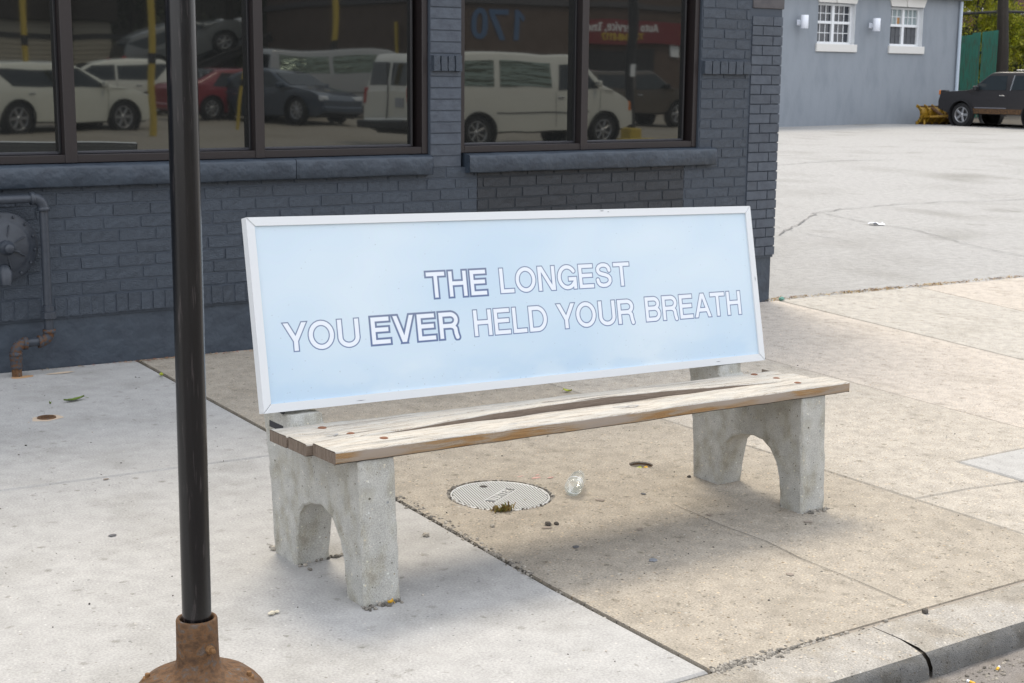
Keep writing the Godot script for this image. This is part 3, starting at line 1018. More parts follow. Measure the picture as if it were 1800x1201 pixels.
func bench() -> void:
	var t := thing("bus_bench", "concrete and timber bench with a pale blue lettered sign board as its back", "bench")
	# everything is laid out in the bench's own frame, which follows the fall of the pavement
	var sl := -0.0185
	t.transform = Transform3D(Basis(Vector3.BACK, sl), Vector3(0, 0, 0))
	var top := 0.4466     # seat top in the frame of the bench
	var rot := Basis(Vector3.BACK, -sl)
	for e in [[2.124, 201, 1.0], [3.998, 202, 1.6]]:
		var ms := support_mesh(e[1], 0.126, -0.012, e[2])
		var o := obj("concrete_support", ms, M.cast_concrete, t)
		# stands plumb: undo the frame's tilt
		var wy := gy(e[0], 3.5) - 0.003
		var want: float = top - 0.038 + e[0] * sl
		var k: float = (want - wy) / 0.452
		o.transform = t.transform.affine_inverse() * Transform3D(Basis(Vector3(1, 0, 0), Vector3(0, k, 0), Vector3(0, 0, 1)), Vector3(e[0], wy, 0))
	obj("concrete_support_band", span(Vector3(2.0535, 0.40, 3.20), Vector3(2.0595, 0.475, 3.30)), M.black_paint, t)
	var zs := [[3.646, 3.787], [3.524, 3.642], [3.408, 3.521]]
	var xs := [[1.977, 4.174], [1.957, 4.125], [1.953, 4.09]]
	var bows := [0.0, 0.030, 0.005]
	for k in 3:
		var wood := mat("wood_%d" % k, Color(0.87, 0.87, 0.855), 0.85)
		wood.albedo_texture = wood_texture(301 + k * 10)
		relief(wood, wood.albedo_texture, 0.15)
		var p := obj("plank", plank_mesh(xs[k][0], xs[k][1], zs[k][0], zs[k][1], top - (0.0 if k == 0 else 0.003), 0.038, bows[k], 301 + k), wood, t)
	for bp in [[2.19, 3.70], [2.135, 3.595], [2.10, 3.475], [3.985, 3.70], [3.985, 3.59], [3.97, 3.487]]:
		var idx := 0 if bp[1] > 3.645 else (1 if bp[1] > 3.523 else 2)
		var tt := inverse_lerp(xs[idx][0], xs[idx][1], bp[0])
		var hump: float = bows[idx] * pow(sin(PI * tt), 1.5) * 0.55
		obj("bolt", lathem([Vector2(0, 0.0032), Vector2(0.009, 0.003), Vector2(0.0135, 0.001), Vector2(0.0145, -0.004)], 14, Transform3D(Basis(), Vector3(bp[0], top - (0.0 if idx == 0 else 0.003) + hump + 0.0005, bp[1]))), M.bolt_rust, t)
	mat("split_dark", lin(0.06, 0.045, 0.035), 1.0)
	# splits that have opened along the grain
	for s in [[2.02, 3.735, 2.34, 0], [3.10, 3.665, 3.42, 0], [3.72, 3.72, 4.10, 0], [2.00, 3.60, 2.40, 1], [3.45, 3.61, 3.95, 1], [2.9, 3.575, 3.2, 1], [2.05, 3.47, 2.5, 2], [3.3, 3.495, 3.8, 2]]:
		var idx: int = s[3]
		var n := 14
		var split := begin()
		for i in n:
			var q := []
			for e in [[i, -1], [i + 1, -1], [i + 1, 1], [i, 1]]:
				var u: float = float(e[0]) / n
				var x := lerpf(s[0], s[2], u)
				var tt := inverse_lerp(xs[idx][0], xs[idx][1], x)
				q.append(Vector3(x, top + 0.0022 - (0.0 if idx == 0 else 0.003) + bows[idx] * pow(sin(PI * tt), 1.5) * lerpf(0.15, 1.0, clampf((s[1] - zs[idx][0]) / 0.118, 0, 1)), s[1] + 0.004 * sin(u * 5.0 + s[0] * 9.0) + e[1] * 0.0016 * sin(PI * u)))
			quad(split, q[0], q[1], q[2], q[3])
		obj("split", done(split), M.split_dark, t)
	# ink scribbles on the seat
	var ink := begin()
	for s in [[2.06, 3.56, 2.10, 3.575], [2.10, 3.575, 2.075, 3.60], [2.055, 3.585, 2.095, 3.59], [3.09, 3.70, 3.15, 3.715], [3.11, 3.70, 3.155, 3.735], [3.155, 3.735, 3.19, 3.715], [3.19, 3.715, 3.15, 3.705], [2.63, 3.735, 2.66, 3.74]]:
		var idx := 0 if s[1] > 3.645 else 1
		var tt := inverse_lerp(xs[idx][0], xs[idx][1], s[0])
		var yy: float = top + 0.0012 - (0.0 if idx == 0 else 0.003) + bows[idx] * pow(sin(PI * tt), 1.5)
		var a := Vector3(s[0], yy, s[1]); var b := Vector3(s[2], yy + (bows[idx] * 0.02), s[3])
		var d := (b - a).normalized().cross(Vector3.UP) * 0.0018
		quad(ink, a - d, b - d, b + d, a + d)
	obj("ink_scribble", done(ink), M.dark_line, t)
	# ---- the sign board: frame (s along, t up, n out of the face)
	var BL := Vector3(1.982, 0.437, 3.325)
	var ex := Vector3(1, -0.0253, 0.006).normalized()
	var nn := Vector3(0, 0.22, 1.0).normalized()
	nn = (nn - ex * nn.dot(ex)).normalized()
	var ey := nn.cross(ex)
	var sb := holder("sign_board", t)
	sb.transform = t.transform.affine_inverse() * Transform3D(Basis(ex, ey, nn), BL)
	sb.set_meta("label", "pale blue lettered sign board in a white frame")
	var W := 2.205; var H := 0.624; var f := 0.028; var d := 0.034
	# mitred frame rails
	for q in [[Vector2(0, 0), Vector2(W, 0), Vector2(W - f, f), Vector2(f, f)], [Vector2(0, H), Vector2(f, H - f), Vector2(W - f, H - f), Vector2(W, H)], [Vector2(0, 0), Vector2(f, f), Vector2(f, H - f), Vector2(0, H)], [Vector2(W, 0), Vector2(W, H), Vector2(W - f, H - f), Vector2(W - f, f)]]:
		var st := begin()
		var poly := PackedVector2Array()
		var cen: Vector2 = (q[0] + q[1] + q[2] + q[3]) / 4
		for v in q: poly.append(v + (cen - v).normalized() * 0.0007)
		if Geometry2D.is_polygon_clockwise(poly): poly.reverse()
		for k in 4:
			var a := poly[k]; var b := poly[(k + 1) % 4]
			quad(st, Vector3(a.x, a.y, -d), Vector3(b.x, b.y, -d), Vector3(b.x, b.y, -0.002), Vector3(a.x, a.y, -0.002))
			var ca: Vector2 = a + (cen - a).normalized() * 0.003; var cb: Vector2 = b + (cen - b).normalized() * 0.003
			quad(st, Vector3(a.x, a.y, -0.002), Vector3(b.x, b.y, -0.002), Vector3(cb.x, cb.y, 0), Vector3(ca.x, ca.y, 0))
		var inner := []
		for k in 4: inner.append(poly[k] + (cen - poly[k]).normalized() * 0.003)
		quad(st, Vector3(inner[0].x, inner[0].y, 0), Vector3(inner[1].x, inner[1].y, 0), Vector3(inner[2].x, inner[2].y, 0), Vector3(inner[3].x, inner[3].y, 0))
		obj("frame_rail", done(st), M.white_frame, sb)
	var scuff := begin()
	for q in [[1.44, H - 0.006, 0.012, 0.002], [1.47, H - 0.010, 0.006, 0.0015], [0.35, 0.010, 0.02, 0.0014], [1.95, 0.014, 0.014, 0.0015], [W - 0.012, 0.33, 0.002, 0.012]]:
		quad(scuff, Vector3(q[0] - q[2], q[1], 0.0005), Vector3(q[0], q[1] + q[3], 0.0005), Vector3(q[0] + q[2], q[1], 0.0005), Vector3(q[0], q[1] - q[3], 0.0005))
	obj("scuff", done(scuff), M.dark_line, sb)
	obj("back_board", span(Vector3(f - 0.02, f - 0.02, -d + 0.002), Vector3(W - f + 0.02, H - f + 0.02, -0.012)), M.dark_line, sb)
	var pn := begin()
	var x0 := f - 0.004; var x1 := W - f + 0.004; var y0 := f - 0.004; var y1 := H - f + 0.004
	uvquad(pn, Vector3(x0, y0, -0.007), Vector3(x0, y1, -0.007), Vector3(x1, y1, -0.007), Vector3(x1, y0, -0.007), Vector2(0, 1), Vector2(0, 0), Vector2(1, 0), Vector2(1, 1))
	var print_mat := mat("sign_print", Color(1, 1, 1), 0.32)
	print_mat.albedo_texture = sign_print(x0, x1, y0, y1)
	print_mat.texture_repeat = false
	obj("printed_panel", done(pn), print_mat, sb)

# letters drawn from strokes: "r" straight strokes with square ends, "p" curved ones
func glyph(c: String, h: float) -> Array:   # [width, strokes]
	var arc := func(cx: float, cy: float, rx: float, ry: float, a0: float, a1: float) -> Array:
		var pts := []
		for k in 25:
			var a := deg_to_rad(lerpf(a0, a1, k / 24.0))
			pts.append(Vector2(cx + rx * cos(a), cy + ry * sin(a)))
		return pts
	var i := 1.0 - h
	match c:
		"T": return [0.80, [["r", 0, i, 0.80, i], ["r", 0.40, 0, 0.40, 1]]]
		"H": return [0.78, [["r", h, 0, h, 1], ["r", 0.78 - h, 0, 0.78 - h, 1], ["r", h, 0.52, 0.78 - h, 0.52]]]
		"E": return [0.71, [["r", h, 0, h, 1], ["r", 0, i, 0.70, i], ["r", 0, h, 0.71, h], ["r", h, 0.53, 0.66, 0.53]]]
		"L": return [0.62, [["r", h, 0, h, 1], ["r", 0, h, 0.62, h]]]
		"O": return [0.92, [["p", arc.call(0.46, 0.5, 0.46 - h, 0.51 - h, 0, 360)]]]
		"N": return [0.80, [["r", h, 0, h, 1], ["r", 0.80 - h, 0, 0.80 - h, 1], ["d", h * 1.1, 1.05, 0.80 - h * 1.1, -0.05]]]
		"G": return [0.90, [["p", arc.call(0.46, 0.5, 0.46 - h, 0.51 - h, 35, 325)], ["r", 0.88 - h * 0.7, 0.0, 0.88 - h * 0.7, 0.50], ["r", 0.52, 0.50 - h, 0.88, 0.50 - h]]]
		"S": return [0.78, [["p", [Vector2(0.68, 0.70), Vector2(0.66, 0.80), Vector2(0.58, 0.89), Vector2(0.46, 0.93), Vector2(0.32, 0.93), Vector2(0.19, 0.88), Vector2(0.12, 0.79), Vector2(0.12, 0.69), Vector2(0.19, 0.60), Vector2(0.32, 0.55), Vector2(0.48, 0.51), Vector2(0.62, 0.45), Vector2(0.69, 0.36), Vector2(0.69, 0.24), Vector2(0.62, 0.14), Vector2(0.49, 0.08), Vector2(0.33, 0.07), Vector2(0.19, 0.11), Vector2(0.11, 0.20), Vector2(0.085, 0.31)]]]]
		"Y": return [0.82, [["r", 0.41, 0, 0.41, 0.44], ["d", 0.41, 0.36, 0.03, 1.10], ["d", 0.41, 0.36, 0.79, 1.10]]]
		"U": return [0.79, [["r", h, 0.33, h, 1], ["r", 0.79 - h, 0.33, 0.79 - h, 1], ["p", arc.call(0.395, 0.35, 0.395 - h, 0.36 - h, 180, 360)]]]
		"V": return [0.80, [["d", 0.045, 1.1, 0.415, -0.05], ["d", 0.755, 1.1, 0.385, -0.05]]]
		"R": return [0.79, [["r", h, 0, h, 1], ["r", h, i, 0.46, i], ["r", h, 0.48, 0.46, 0.48], ["p", arc.call(0.46, (i + 0.48) / 2, 0.70 - 0.46, (i - 0.48) / 2, -90, 90)], ["p", [Vector2(0.46, 0.48), Vector2(0.58, 0.45), Vector2(0.65, 0.36), Vector2(0.67, 0.18), Vector2(0.71, 0.03)]]]]
		"D": return [0.83, [["r", h, 0, h, 1], ["r", h, i, 0.38, i], ["r", h, h, 0.38, h], ["p", arc.call(0.38, 0.5, 0.45 - h, 0.5 - h, -90, 90)]]]
		"B": return [0.78, [["r", h, 0, h, 1], ["r", h, i, 0.44, i], ["r", h, 0.53, 0.44, 0.53], ["r", h, h, 0.46, h], ["p", arc.call(0.44, (i + 0.53) / 2, 0.235, (i - 0.53) / 2, -90, 90)], ["p", arc.call(0.46, (h + 0.53) / 2, 0.32 - h, (0.53 - h) / 2, -90, 90)]]]
		"A": return [0.86, [["d", 0.045, -0.05, 0.44, 1.06], ["d", 0.815, -0.05, 0.42, 1.06], ["r", 0.20, 0.31, 0.66, 0.31]]]
	return [0.4, []]

func stroke_dist(p: Vector2, strokes: Array, h: float) -> float:
	var best := 9.0
	for s in strokes:
		if s[0] == "p":
			var pts: Array = s[1]
			for k in pts.size() - 1:
				var a: Vector2 = pts[k]
				var ab: Vector2 = pts[k + 1] - a
				var u := clampf((p - a).dot(ab) / ab.length_squared(), 0, 1)
				best = minf(best, p.distance_to(a + ab * u) - h)
		else:
			var a := Vector2(s[1], s[2]); var b := Vector2(s[3], s[4])
			var m := (a + b) / 2
			var t := (b - a).normalized()
			var q := p - m
			var e := maxf(absf(q.dot(t)) - a.distance_to(b) / 2, absf(q.dot(Vector2(-t.y, t.x))) - h)
			if s[0] == "d": e = maxf(e, absf(p.y - 0.5) - 0.5)
			best = minf(best, e)
	return best

func sign_print(x0: float, x1: float, y0: float, y1: float) -> ImageTexture:
	var W := 2048
	var H := 540
	var img := PackedByteArray()
	img.resize(W * H * 3)
	# a pale sky of soft cloud, as printed
	var n1 := noise(131, 0.0035, 3); var n2 := noise(132, 0.010, 4)
	var base := []
	for y in H:
		for x in W:
			var b := n1.get_noise_2d(x * 0.32, y * 0.6) * 0.8
			var t := clampf(0.5 - b * 1.1, 0, 1)
			# a band of deeper blue low on the left and centre
			t = clampf(t * 0.6 + 0.34 * smoothstep(0.72, 0.98, float(y) / H) * smoothstep(-0.1, 0.5, n2.get_noise_2d(x * 0.35 + 900.0, y * 0.7) + 0.25), 0, 1)
			var c := Color(0.80, 0.853, 0.888).lerp(Color(0.705, 0.795, 0.868), t)
			var i := (y * W + x) * 3
			img[i] = int(c.r * 255); img[i + 1] = int(c.g * 255); img[i + 2] = int(c.b * 255)
	var px := W / (x1 - x0)
	# specks of grime, thicker towards the bottom edge
	var dirt := RandomNumberGenerator.new()
	dirt.seed = 77
	for k in 260:
		var dx := dirt.randi() % (W - 6) + 3
		var dy := int((1.0 - pow(dirt.randf(), 2.0)) * (H - 8)) + 3
		var dark := 0.86 + dirt.randf() * 0.12
		for oy in range(-1, 2):
			for ox in range(-2, 3):
				if absi(ox) + absi(oy) < 3 and dirt.randf() < 0.8:
					var i := ((dy + oy) * W + dx + ox) * 3
					for c in 3: img[i + c] = int(img[i + c] * dark)
	var words := [["THE", 0.650, 0.896, 0.3335, 0.4215, true], ["LONGEST", 0.955, 1.550, 0.3345, 0.4225, false], ["YOU", 0.097, 0.372, 0.190, 0.281, false], ["EVER", 0.418, 0.764, 0.1905, 0.2805, true], ["HELD", 0.828, 1.145, 0.190, 0.281, false], ["YOUR", 1.192, 1.554, 0.192, 0.2825, false], ["BREATH", 1.611, 2.107, 0.193, 0.2855, false]]
	for w in words:
		var h := 0.078
		var out := 0.072 if w[5] else 0.036
		var s: float = w[4] - w[3]
		var gap := 0.17 if w[5] else 0.125
		var kern := {"AT": -0.10, "YO": -0.07, "EV": -0.02, "VE": -0.02, "LO": -0.03, "OU": 0.02}
		var total := 0.0
		for k in w[0].length():
			total += glyph(w[0][k], h)[0]
			if k > 0: total += gap + kern.get(w[0].substr(k - 1, 2), 0.0)
		var sx: float = (w[2] - w[1]) / (total * s)      # squeezed or stretched to the length it has
		var at: float = w[1]
		for k in w[0].length():
			if k > 0: at += (gap + kern.get(w[0].substr(k - 1, 2), 0.0)) * s * sx
			var g := glyph(w[0][k], h)
			var gw: float = g[0] * s * sx
			var ax := int((at - x0 - 0.010) * px); var bx := int((at + gw - x0 + 0.010) * px)
			var ay := int((y1 - w[4] - 0.010) * px * H / (y1 - y0) / px); var by := int((y1 - w[3] + 0.010) * H / (y1 - y0))
			ay = int((y1 - w[4] - 0.010) * H / (y1 - y0))
			var aa := 0.8 / (s * px)
			for y in range(ay, by):
				var ly: float = ((y1 - (y + 0.5) * (y1 - y0) / H) - w[3]) / s
				for x in range(ax, bx):
					var lx := ((x + 0.5) / px + x0 - at) / (s * sx)
					var d := stroke_dist(Vector2(lx, ly), g[1], h)
					if d > out + aa: continue
					var i := (y * W + x) * 3
					var c := Color8(img[i], img[i + 1], img[i + 2])
					var shade: Color = Color(0.36, 0.43, 0.57).lerp(Color(0.42, 0.47, 0.57), smoothstep(0.0, 1.0, ly))
					c = c.lerp(shade, 1.0 - smoothstep(out - aa, out + aa, d))
					c = c.lerp(Color(0.875, 0.895, 0.925), 1.0 - smoothstep(-aa, aa, d))
					img[i] = int(c.r * 255); img[i + 1] = int(c.g * 255); img[i + 2] = int(c.b * 255)
			at += gw
	return ImageTexture.create_from_image(Image.create_from_data(W, H, false, Image.FORMAT_RGB8, img))

# ---------------------------------------------------------------- pole, pipes
func pole() -> void:
	var at := Vector3(1.40, gy(1.40, 4.12), 4.12)
	var t := thing("street_pole", "black round steel pole in a rusty cast base, before the shop windows", "pole", at)
	obj("pole_shaft", tubem([Vector3(0, 0.10, 0), Vector3(0.004, 1.0, 0), Vector3(0.012, 4.2, 0.0)], [0.0365, 0.0362, 0.036], 40), M.black_pole, t)
	var base := holder("cast_base", t)
	obj("socket", lathem([Vector2(0.168, -0.004), Vector2(0.170, 0.012), Vector2(0.165, 0.028), Vector2(0.152, 0.044), Vector2(0.133, 0.060), Vector2(0.110, 0.071), Vector2(0.085, 0.078), Vector2(0.066, 0.086), Vector2(0.057, 0.098), Vector2(0.0535, 0.115), Vector2(0.0525, 0.17), Vector2(0.052, 0.214), Vector2(0.0505, 0.219), Vector2(0.047, 0.221), Vector2(0.0435, 0.219), Vector2(0.0415, 0.212), Vector2(0.041, 0.18)], 48), M.rust, base)
	# set screw in the socket and bolts in the flange
	var dir := (Vector3(0, 0, 1) * 0.93 + Vector3(0.36, 0, 0)).normalized()
	dir = (Vector3(-1.40, 0, 3.31).normalized() * 0.9 + Vector3(0.5, 0, 0.1)).normalized()
	var st := begin()
	lathe(st, [Vector2(0.0, 0.013), Vector2(0.010, 0.013), Vector2(0.0115, 0.010), Vector2(0.0115, 0.0)], 6, along(dir, Vector3(0, 0.150, 0) + dir * 0.052))
	lathe(st, [Vector2(0.0, 0.026), Vector2(0.0045, 0.026), Vector2(0.0055, 0.024), Vector2(0.0055, 0.010)], 10, along(dir, Vector3(0, 0.150, 0) + dir * 0.052))
	obj("set_screw", done(st), M.rust_orange, base)
	for k in 4:
		var a := 0.55 + k * TAU / 4
		var d := Vector3(cos(a), 0, sin(a))
		var s2 := begin()
		lathe(s2, [Vector2(0.0, 0.072), Vector2(0.006, 0.072), Vector2(0.0065, 0.069), Vector2(0.0065, 0.048)], 10, Transform3D(Basis(), d * 0.128))
		lathe(s2, [Vector2(0.0, 0.062), Vector2(0.013, 0.062), Vector2(0.0145, 0.059), Vector2(0.0145, 0.045)], 6, Transform3D(Basis(), d * 0.128))
		obj("anchor_bolt", done(s2), M.rust_orange, base)

func elbow(a: Vector3, corner: Vector3, b: Vector3, r: float) -> ArrayMesh:
	var pts := []
	for k in 9:
		var t := k / 8.0
		pts.append(a.lerp(corner, t).lerp(corner.lerp(b, t), t))
	var st := begin(true)
	tube(st, pts, r, 18)
	for e in [[a, corner], [b, corner]]:
		var d: Vector3 = (e[1] - e[0]).normalized()
		tube(st, [e[0] - d * 0.003, e[0] + d * 0.016], r * 1.16, 18)
	return done(st)

func gas_pipes() -> void:
	var z := 0.115
	var t := thing("gas_pipe", "grey painted gas pipe with rusty lower fittings against the brick wall", "pipe", Vector3(0, 0, 0))
	var r := 0.0215
	var X := 2.345; var Y := 0.878
	obj("pipe_run", tubem([Vector3(0.6, Y, z), Vector3(X - 0.055, Y, z)], r, 20), M.grey_pipe, t)
	obj("elbow", elbow(Vector3(X - 0.06, Y, z), Vector3(X, Y, z), Vector3(X, Y - 0.06, z), r * 1.3), M.grey_pipe, t)
	obj("pipe_run", tubem([Vector3(X, Y - 0.06, z), Vector3(X, 0.325, z)], r, 20), M.grey_pipe, t)
	var st := begin()
	lathe(st, [Vector2(r, 0.075), Vector2(0.029, 0.072), Vector2(0.029, 0.045), Vector2(0.040, 0.042), Vector2(0.040, 0.008), Vector2(0.029, 0.004), Vector2(r, 0.0)], 8, Transform3D(Basis(), Vector3(X, 0.262, z)))
	obj("union_coupling", done(st), M.grey_pipe, t)
	obj("pipe_run", tubem([Vector3(X, 0.27, z), Vector3(X, 0.20, z)], r * 1.08, 20), M.grey_pipe, t)
	var yl := 0.155; var X2 := 2.172
	obj("elbow", elbow(Vector3(X, yl + 0.055, z), Vector3(X, yl, z), Vector3(X - 0.055, yl - 0.001, z), r * 1.3), M.pipe_rust, t)
	obj("pipe_run", tubem([Vector3(X - 0.05, yl, z), Vector3(X2 + 0.05, yl - 0.003, z)], r * 1.05, 20), M.grey_pipe, t)
	obj("elbow", elbow(Vector3(X2 + 0.055, yl - 0.003, z), Vector3(X2, yl - 0.003, z), Vector3(X2, yl - 0.06, z), r * 1.3), M.pipe_rust, t)
	st = begin(true)
	lathe(st, [Vector2(r, 0.085), Vector2(0.0285, 0.083), Vector2(0.031, 0.075), Vector2(0.031, 0.055), Vector2(0.0285, 0.045), Vector2(0.0285, 0.02), Vector2(0.030, 0.01), Vector2(r, 0.0)], 20, Transform3D(Basis(), Vector3(X2, 0.02, z)))
	obj("valve_coupling", done(st), M.pipe_rust, t)
	obj("pipe_run", tubem([Vector3(X2, 0.04, z), Vector3(X2, -0.03, z)], r * 1.15, 20), M.rust, t)
	# regulator: round diaphragm housing, its axis out of the wall
	var g := thing("gas_regulator", "round grey gas regulator on the wall beside the pipe", "gas regulator", Vector3(2.148, 0.642, 0.0))
	var T := Transform3D(Basis(Vector3.RIGHT, PI / 2), Vector3(0, 0, 0.07))
	obj("housing", lathem([Vector2(0.0, -0.05), Vector2(0.10, -0.045), Vector2(0.135, -0.012), Vector2(0.165, -0.008), Vector2(0.172, -0.004), Vector2(0.173, 0.008), Vector2(0.169, 0.012), Vector2(0.145, 0.014), Vector2(0.128, 0.024), Vector2(0.11, 0.034), Vector2(0.06, 0.040), Vector2(0.046, 0.046), Vector2(0.0, 0.05)], 56, T), M.grey_pipe, g)
	for k in 14:
		var a := TAU * (k + 0.3) / 14
		obj("flange_bolt", lathem([Vector2(0, 0.023), Vector2(0.0065, 0.022), Vector2(0.0075, 0.019), Vector2(0.0075, 0.01)], 6, T * Transform3D(Basis(), Vector3(cos(a) * 0.156, 0, sin(a) * 0.156)), false), M.grey_pipe, g)
	for k in 7:
		var a := TAU * (k + 0.5) / 7
		var s3 := begin()
		box(s3, Vector3(cos(a) * 0.078, sin(a) * 0.078, 0.111), Vector3(0.07, 0.005, 0.010), 0.0015, Basis(Vector3.BACK, a))
		obj("rib", done(s3), M.grey_pipe, g)
	obj("spring_cap", lathem([Vector2(0.036, 0.0), Vector2(0.036, 0.045), Vector2(0.026, 0.05), Vector2(0.024, 0.075), Vector2(0.020, 0.08), Vector2(0.0, 0.081)], 20, T * Transform3D(Basis(), Vector3(0.0, 0.04, 0.0))), M.grey_pipe, g)
	obj("vent", tubem([Vector3(-0.01, -0.11, 0.10), Vector3(-0.01, -0.13, 0.125), Vector3(-0.01, -0.185, 0.13)], [0.03, 0.036, 0.026], 18), M.grey_pipe, g)
	obj("pin", tubem([Vector3(0.035, -0.018, 0.125), Vector3(0.066, -0.024, 0.13)], 0.004, 8), M.grey_pipe, g)

# ---------------------------------------------------------------- vehicles
# local frame: +x forward, y up, z to the right; origin on the ground under the middle of the wheelbase
func prof_at(p: Array, x: float) -> float:
	for k in p.size() - 1:
		if x <= p[k + 1].x:
			var t: float = clampf((x - p[k].x) / maxf(1e-5, p[k + 1].x - p[k].x), 0, 1)
			return lerpf(p[k].y, p[k + 1].y, t)
	return p[-1].y

func prof_smooth(p: Array, x: float) -> float:
	var s := 0.0
	for k in 5: s += prof_at(p, clampf(x + (k - 2) * 0.035, p[0].x, p[-1].x))
	return s / 5.0

func half_w(c: Dictionary, x: float, y: float) -> float:
	var L0: float = c.top[0].x; var L1: float = c.top[-1].x
	var u := (x - (L0 + L1) / 2) / ((L1 - L0) / 2)
	var w: float = c.w / 2 * (1.0 - c.get("taper", 0.10) * pow(absf(u), 4.0))
	var belt: float = c.belt
	if y > belt:
		w *= 1.0 - c.tumble * pow((y - belt) / (c.roof - belt), 1.2)
	else:
		w *= 1.0 - 0.07 * pow((belt - y) / belt, 2.0) - 0.012 * smoothstep(0.12, 0.0, belt - y)
	return w

func body_mesh(c: Dictionary) -> ArrayMesh:
	var st := begin(true)
	var L0: float = c.top[0].x; var L1: float = c.top[-1].x
	var n := 84
	var rows := []
	for i in n + 1:
		var x := lerpf(L0, L1, float(i) / n)
		var h := prof_smooth(c.top, x)
		var lo: float = c.sill
		var e := minf(x - L0, L1 - x)
		lo += 0.10 * smoothstep(0.35, 0.0, e)
		for wx in [c.wb / 2, -c.wb / 2]:
			var dx := absf(x - wx)
			var R: float = c.wr * 1.16
			if dx < R: lo = maxf(lo, c.wr + sqrt(R * R - dx * dx) * 0.98)
		var belt := minf(c.belt, h - 0.02)
		var row := []
		for k in 5: # side
			var y := lerpf(lo, belt, k / 4.0)
			row.append(Vector3(x, y, half_w(c, x, y)))
		var g := maxf(h - belt, 0.02)
		var rr := minf(c.get('corner', 0.09), g * 0.5)
		for k in 4:
			var y := lerpf(belt, h - rr, (k + 1) / 4.0)
			row.append(Vector3(x, y, half_w(c, x, y)))
		var we := half_w(c, x, h - rr)
		for k in 3:
			var a := (k + 1) / 3.0 * PI / 2
			row.append(Vector3(x, h - rr + rr * sin(a) * 0.86, we - rr * 1.1 * (1.0 - cos(a))))
		row.append(Vector3(x, h, we * 0.45))
		row.append(Vector3(x, h + 0.004, 0.0))
		rows.append(row)
	var m: int = rows[0].size()
	for s in [1.0, -1.0]:
		for i in n:
			for k in m - 1:
				var q := []
				for e in [[i, k], [i + 1, k], [i + 1, k + 1], [i, k + 1]]:
					var v: Vector3 = rows[e[0]][e[1]]
					q.append(Vector3(v.x, v.y, v.z * s))
				if s > 0: quad(st, q[0], q[3], q[2], q[1])
				else: quad(st, q[0], q[1], q[2], q[3])
	st.set_smooth_group(-1)
	for e in [0, n]:
		for k in m - 1:
			var a: Vector3 = rows[e][k]; var b: Vector3 = rows[e][k + 1]
			quad(st, a, b, Vector3(b.x, b.y, -b.z), Vector3(a.x, a.y, -a.z))
	return done(st)

func side_panel(c: Dictionary, s: float, x0b: float, x1b: float, yb: float, x0t: float, x1t: float, yt: float, out := 0.008, nx := 6, ny := 4) -> ArrayMesh:
	# a pane or strip that follows the side of the body
	var st := begin(true)
	for i in nx:
		for j in ny:
			var q := []
			for e in [[i, j], [i + 1, j], [i + 1, j + 1], [i, j + 1]]:
				var v := float(e[1]) / ny
				var x := lerpf(lerpf(x0b, x1b, float(e[0]) / nx), lerpf(x0t, x1t, float(e[0]) / nx), v)
				var y := lerpf(yb, yt, v)
				q.append(Vector3(x, y, s * (half_w(c, x, y) + out)))
			quad(st, q[0], q[1], q[2], q[3])
	return done(st)

func screen_panel(c: Dictionary, xa: float, xb: float, inset := 0.86, lift := 0.012) -> ArrayMesh:
	var st := begin(true)
	var n := 8
	for i in n:
		for j in 8:
			var q := []
			for e in [[i, j], [i + 1, j], [i + 1, j + 1], [i, j + 1]]:
				var x := lerpf(xa, xb, float(e[0]) / n)
				var y := prof_smooth(c.top, x)
				var z := lerpf(-1, 1, e[1] / 8.0)
				q.append(Vector3(x, y + lift, z * half_w(c, x, y - 0.05) * inset))
			quad(st, q[0], q[1], q[2], q[3])
	return done(st)

var wheel_cache := {}
func wheel(t: Node3D, at: Vector3, r: float, side: float, spokes: int, wide := 0.2) -> void:
	var w := holder("wheel", t)
	w.position = at
	w.rotation.y = 0.0 if side > 0 else PI
	var key := "%f_%d_%f" % [r, spokes, wide]
	if not wheel_cache.has(key):
		var T := Transform3D(Basis(Vector3.RIGHT, PI / 2), Vector3.ZERO)   # y -> z
		var h := wide / 2
		var ty := lathem([Vector2(r * 0.60, -h), Vector2(r * 0.9, -h), Vector2(r * 0.985, -h * 0.8), Vector2(r, -h * 0.5), Vector2(r, h * 0.5), Vector2(r * 0.985, h * 0.8), Vector2(r * 0.93, h), Vector2(r * 0.70, h * 1.04), Vector2(r * 0.64, h * 0.9), Vector2(r * 0.62, h * 0.4)], 36, T)
		var st := begin(true)
		lathe(st, [Vector2(r * 0.66, h * 0.92), Vector2(r * 0.63, h * 0.98), Vector2(r * 0.60, h * 0.9), Vector2(r * 0.58, h * 0.3)], 36, T)
		lathe(st, [Vector2(r * 0.17, h * 0.55), Vector2(r * 0.15, h * 0.82), Vector2(0, h * 0.86)], 20, T)
		st.set_smooth_group(-1)
		for k in spokes:
			var a := TAU * k / spokes
			var d := Vector3(cos(a), sin(a), 0)
			box(st, d * r * 0.37 + Vector3(0, 0, h * 0.68), Vector3(r * 0.50, r * (0.9 / spokes + 0.02), h * 0.22), r * 0.02, Basis(Vector3.BACK, a))
		var back := lathem([Vector2(r * 0.62, h * 0.3), Vector2(0, h * 0.3)], 24, T)
		wheel_cache[key] = [ty, done(st), back]
	obj("tyre", wheel_cache[key][0], M.tyre, w)
	obj("rim", wheel_cache[key][1], M.rim, w)
	obj("brake_disc", wheel_cache[key][2], M.rim_dark, w)

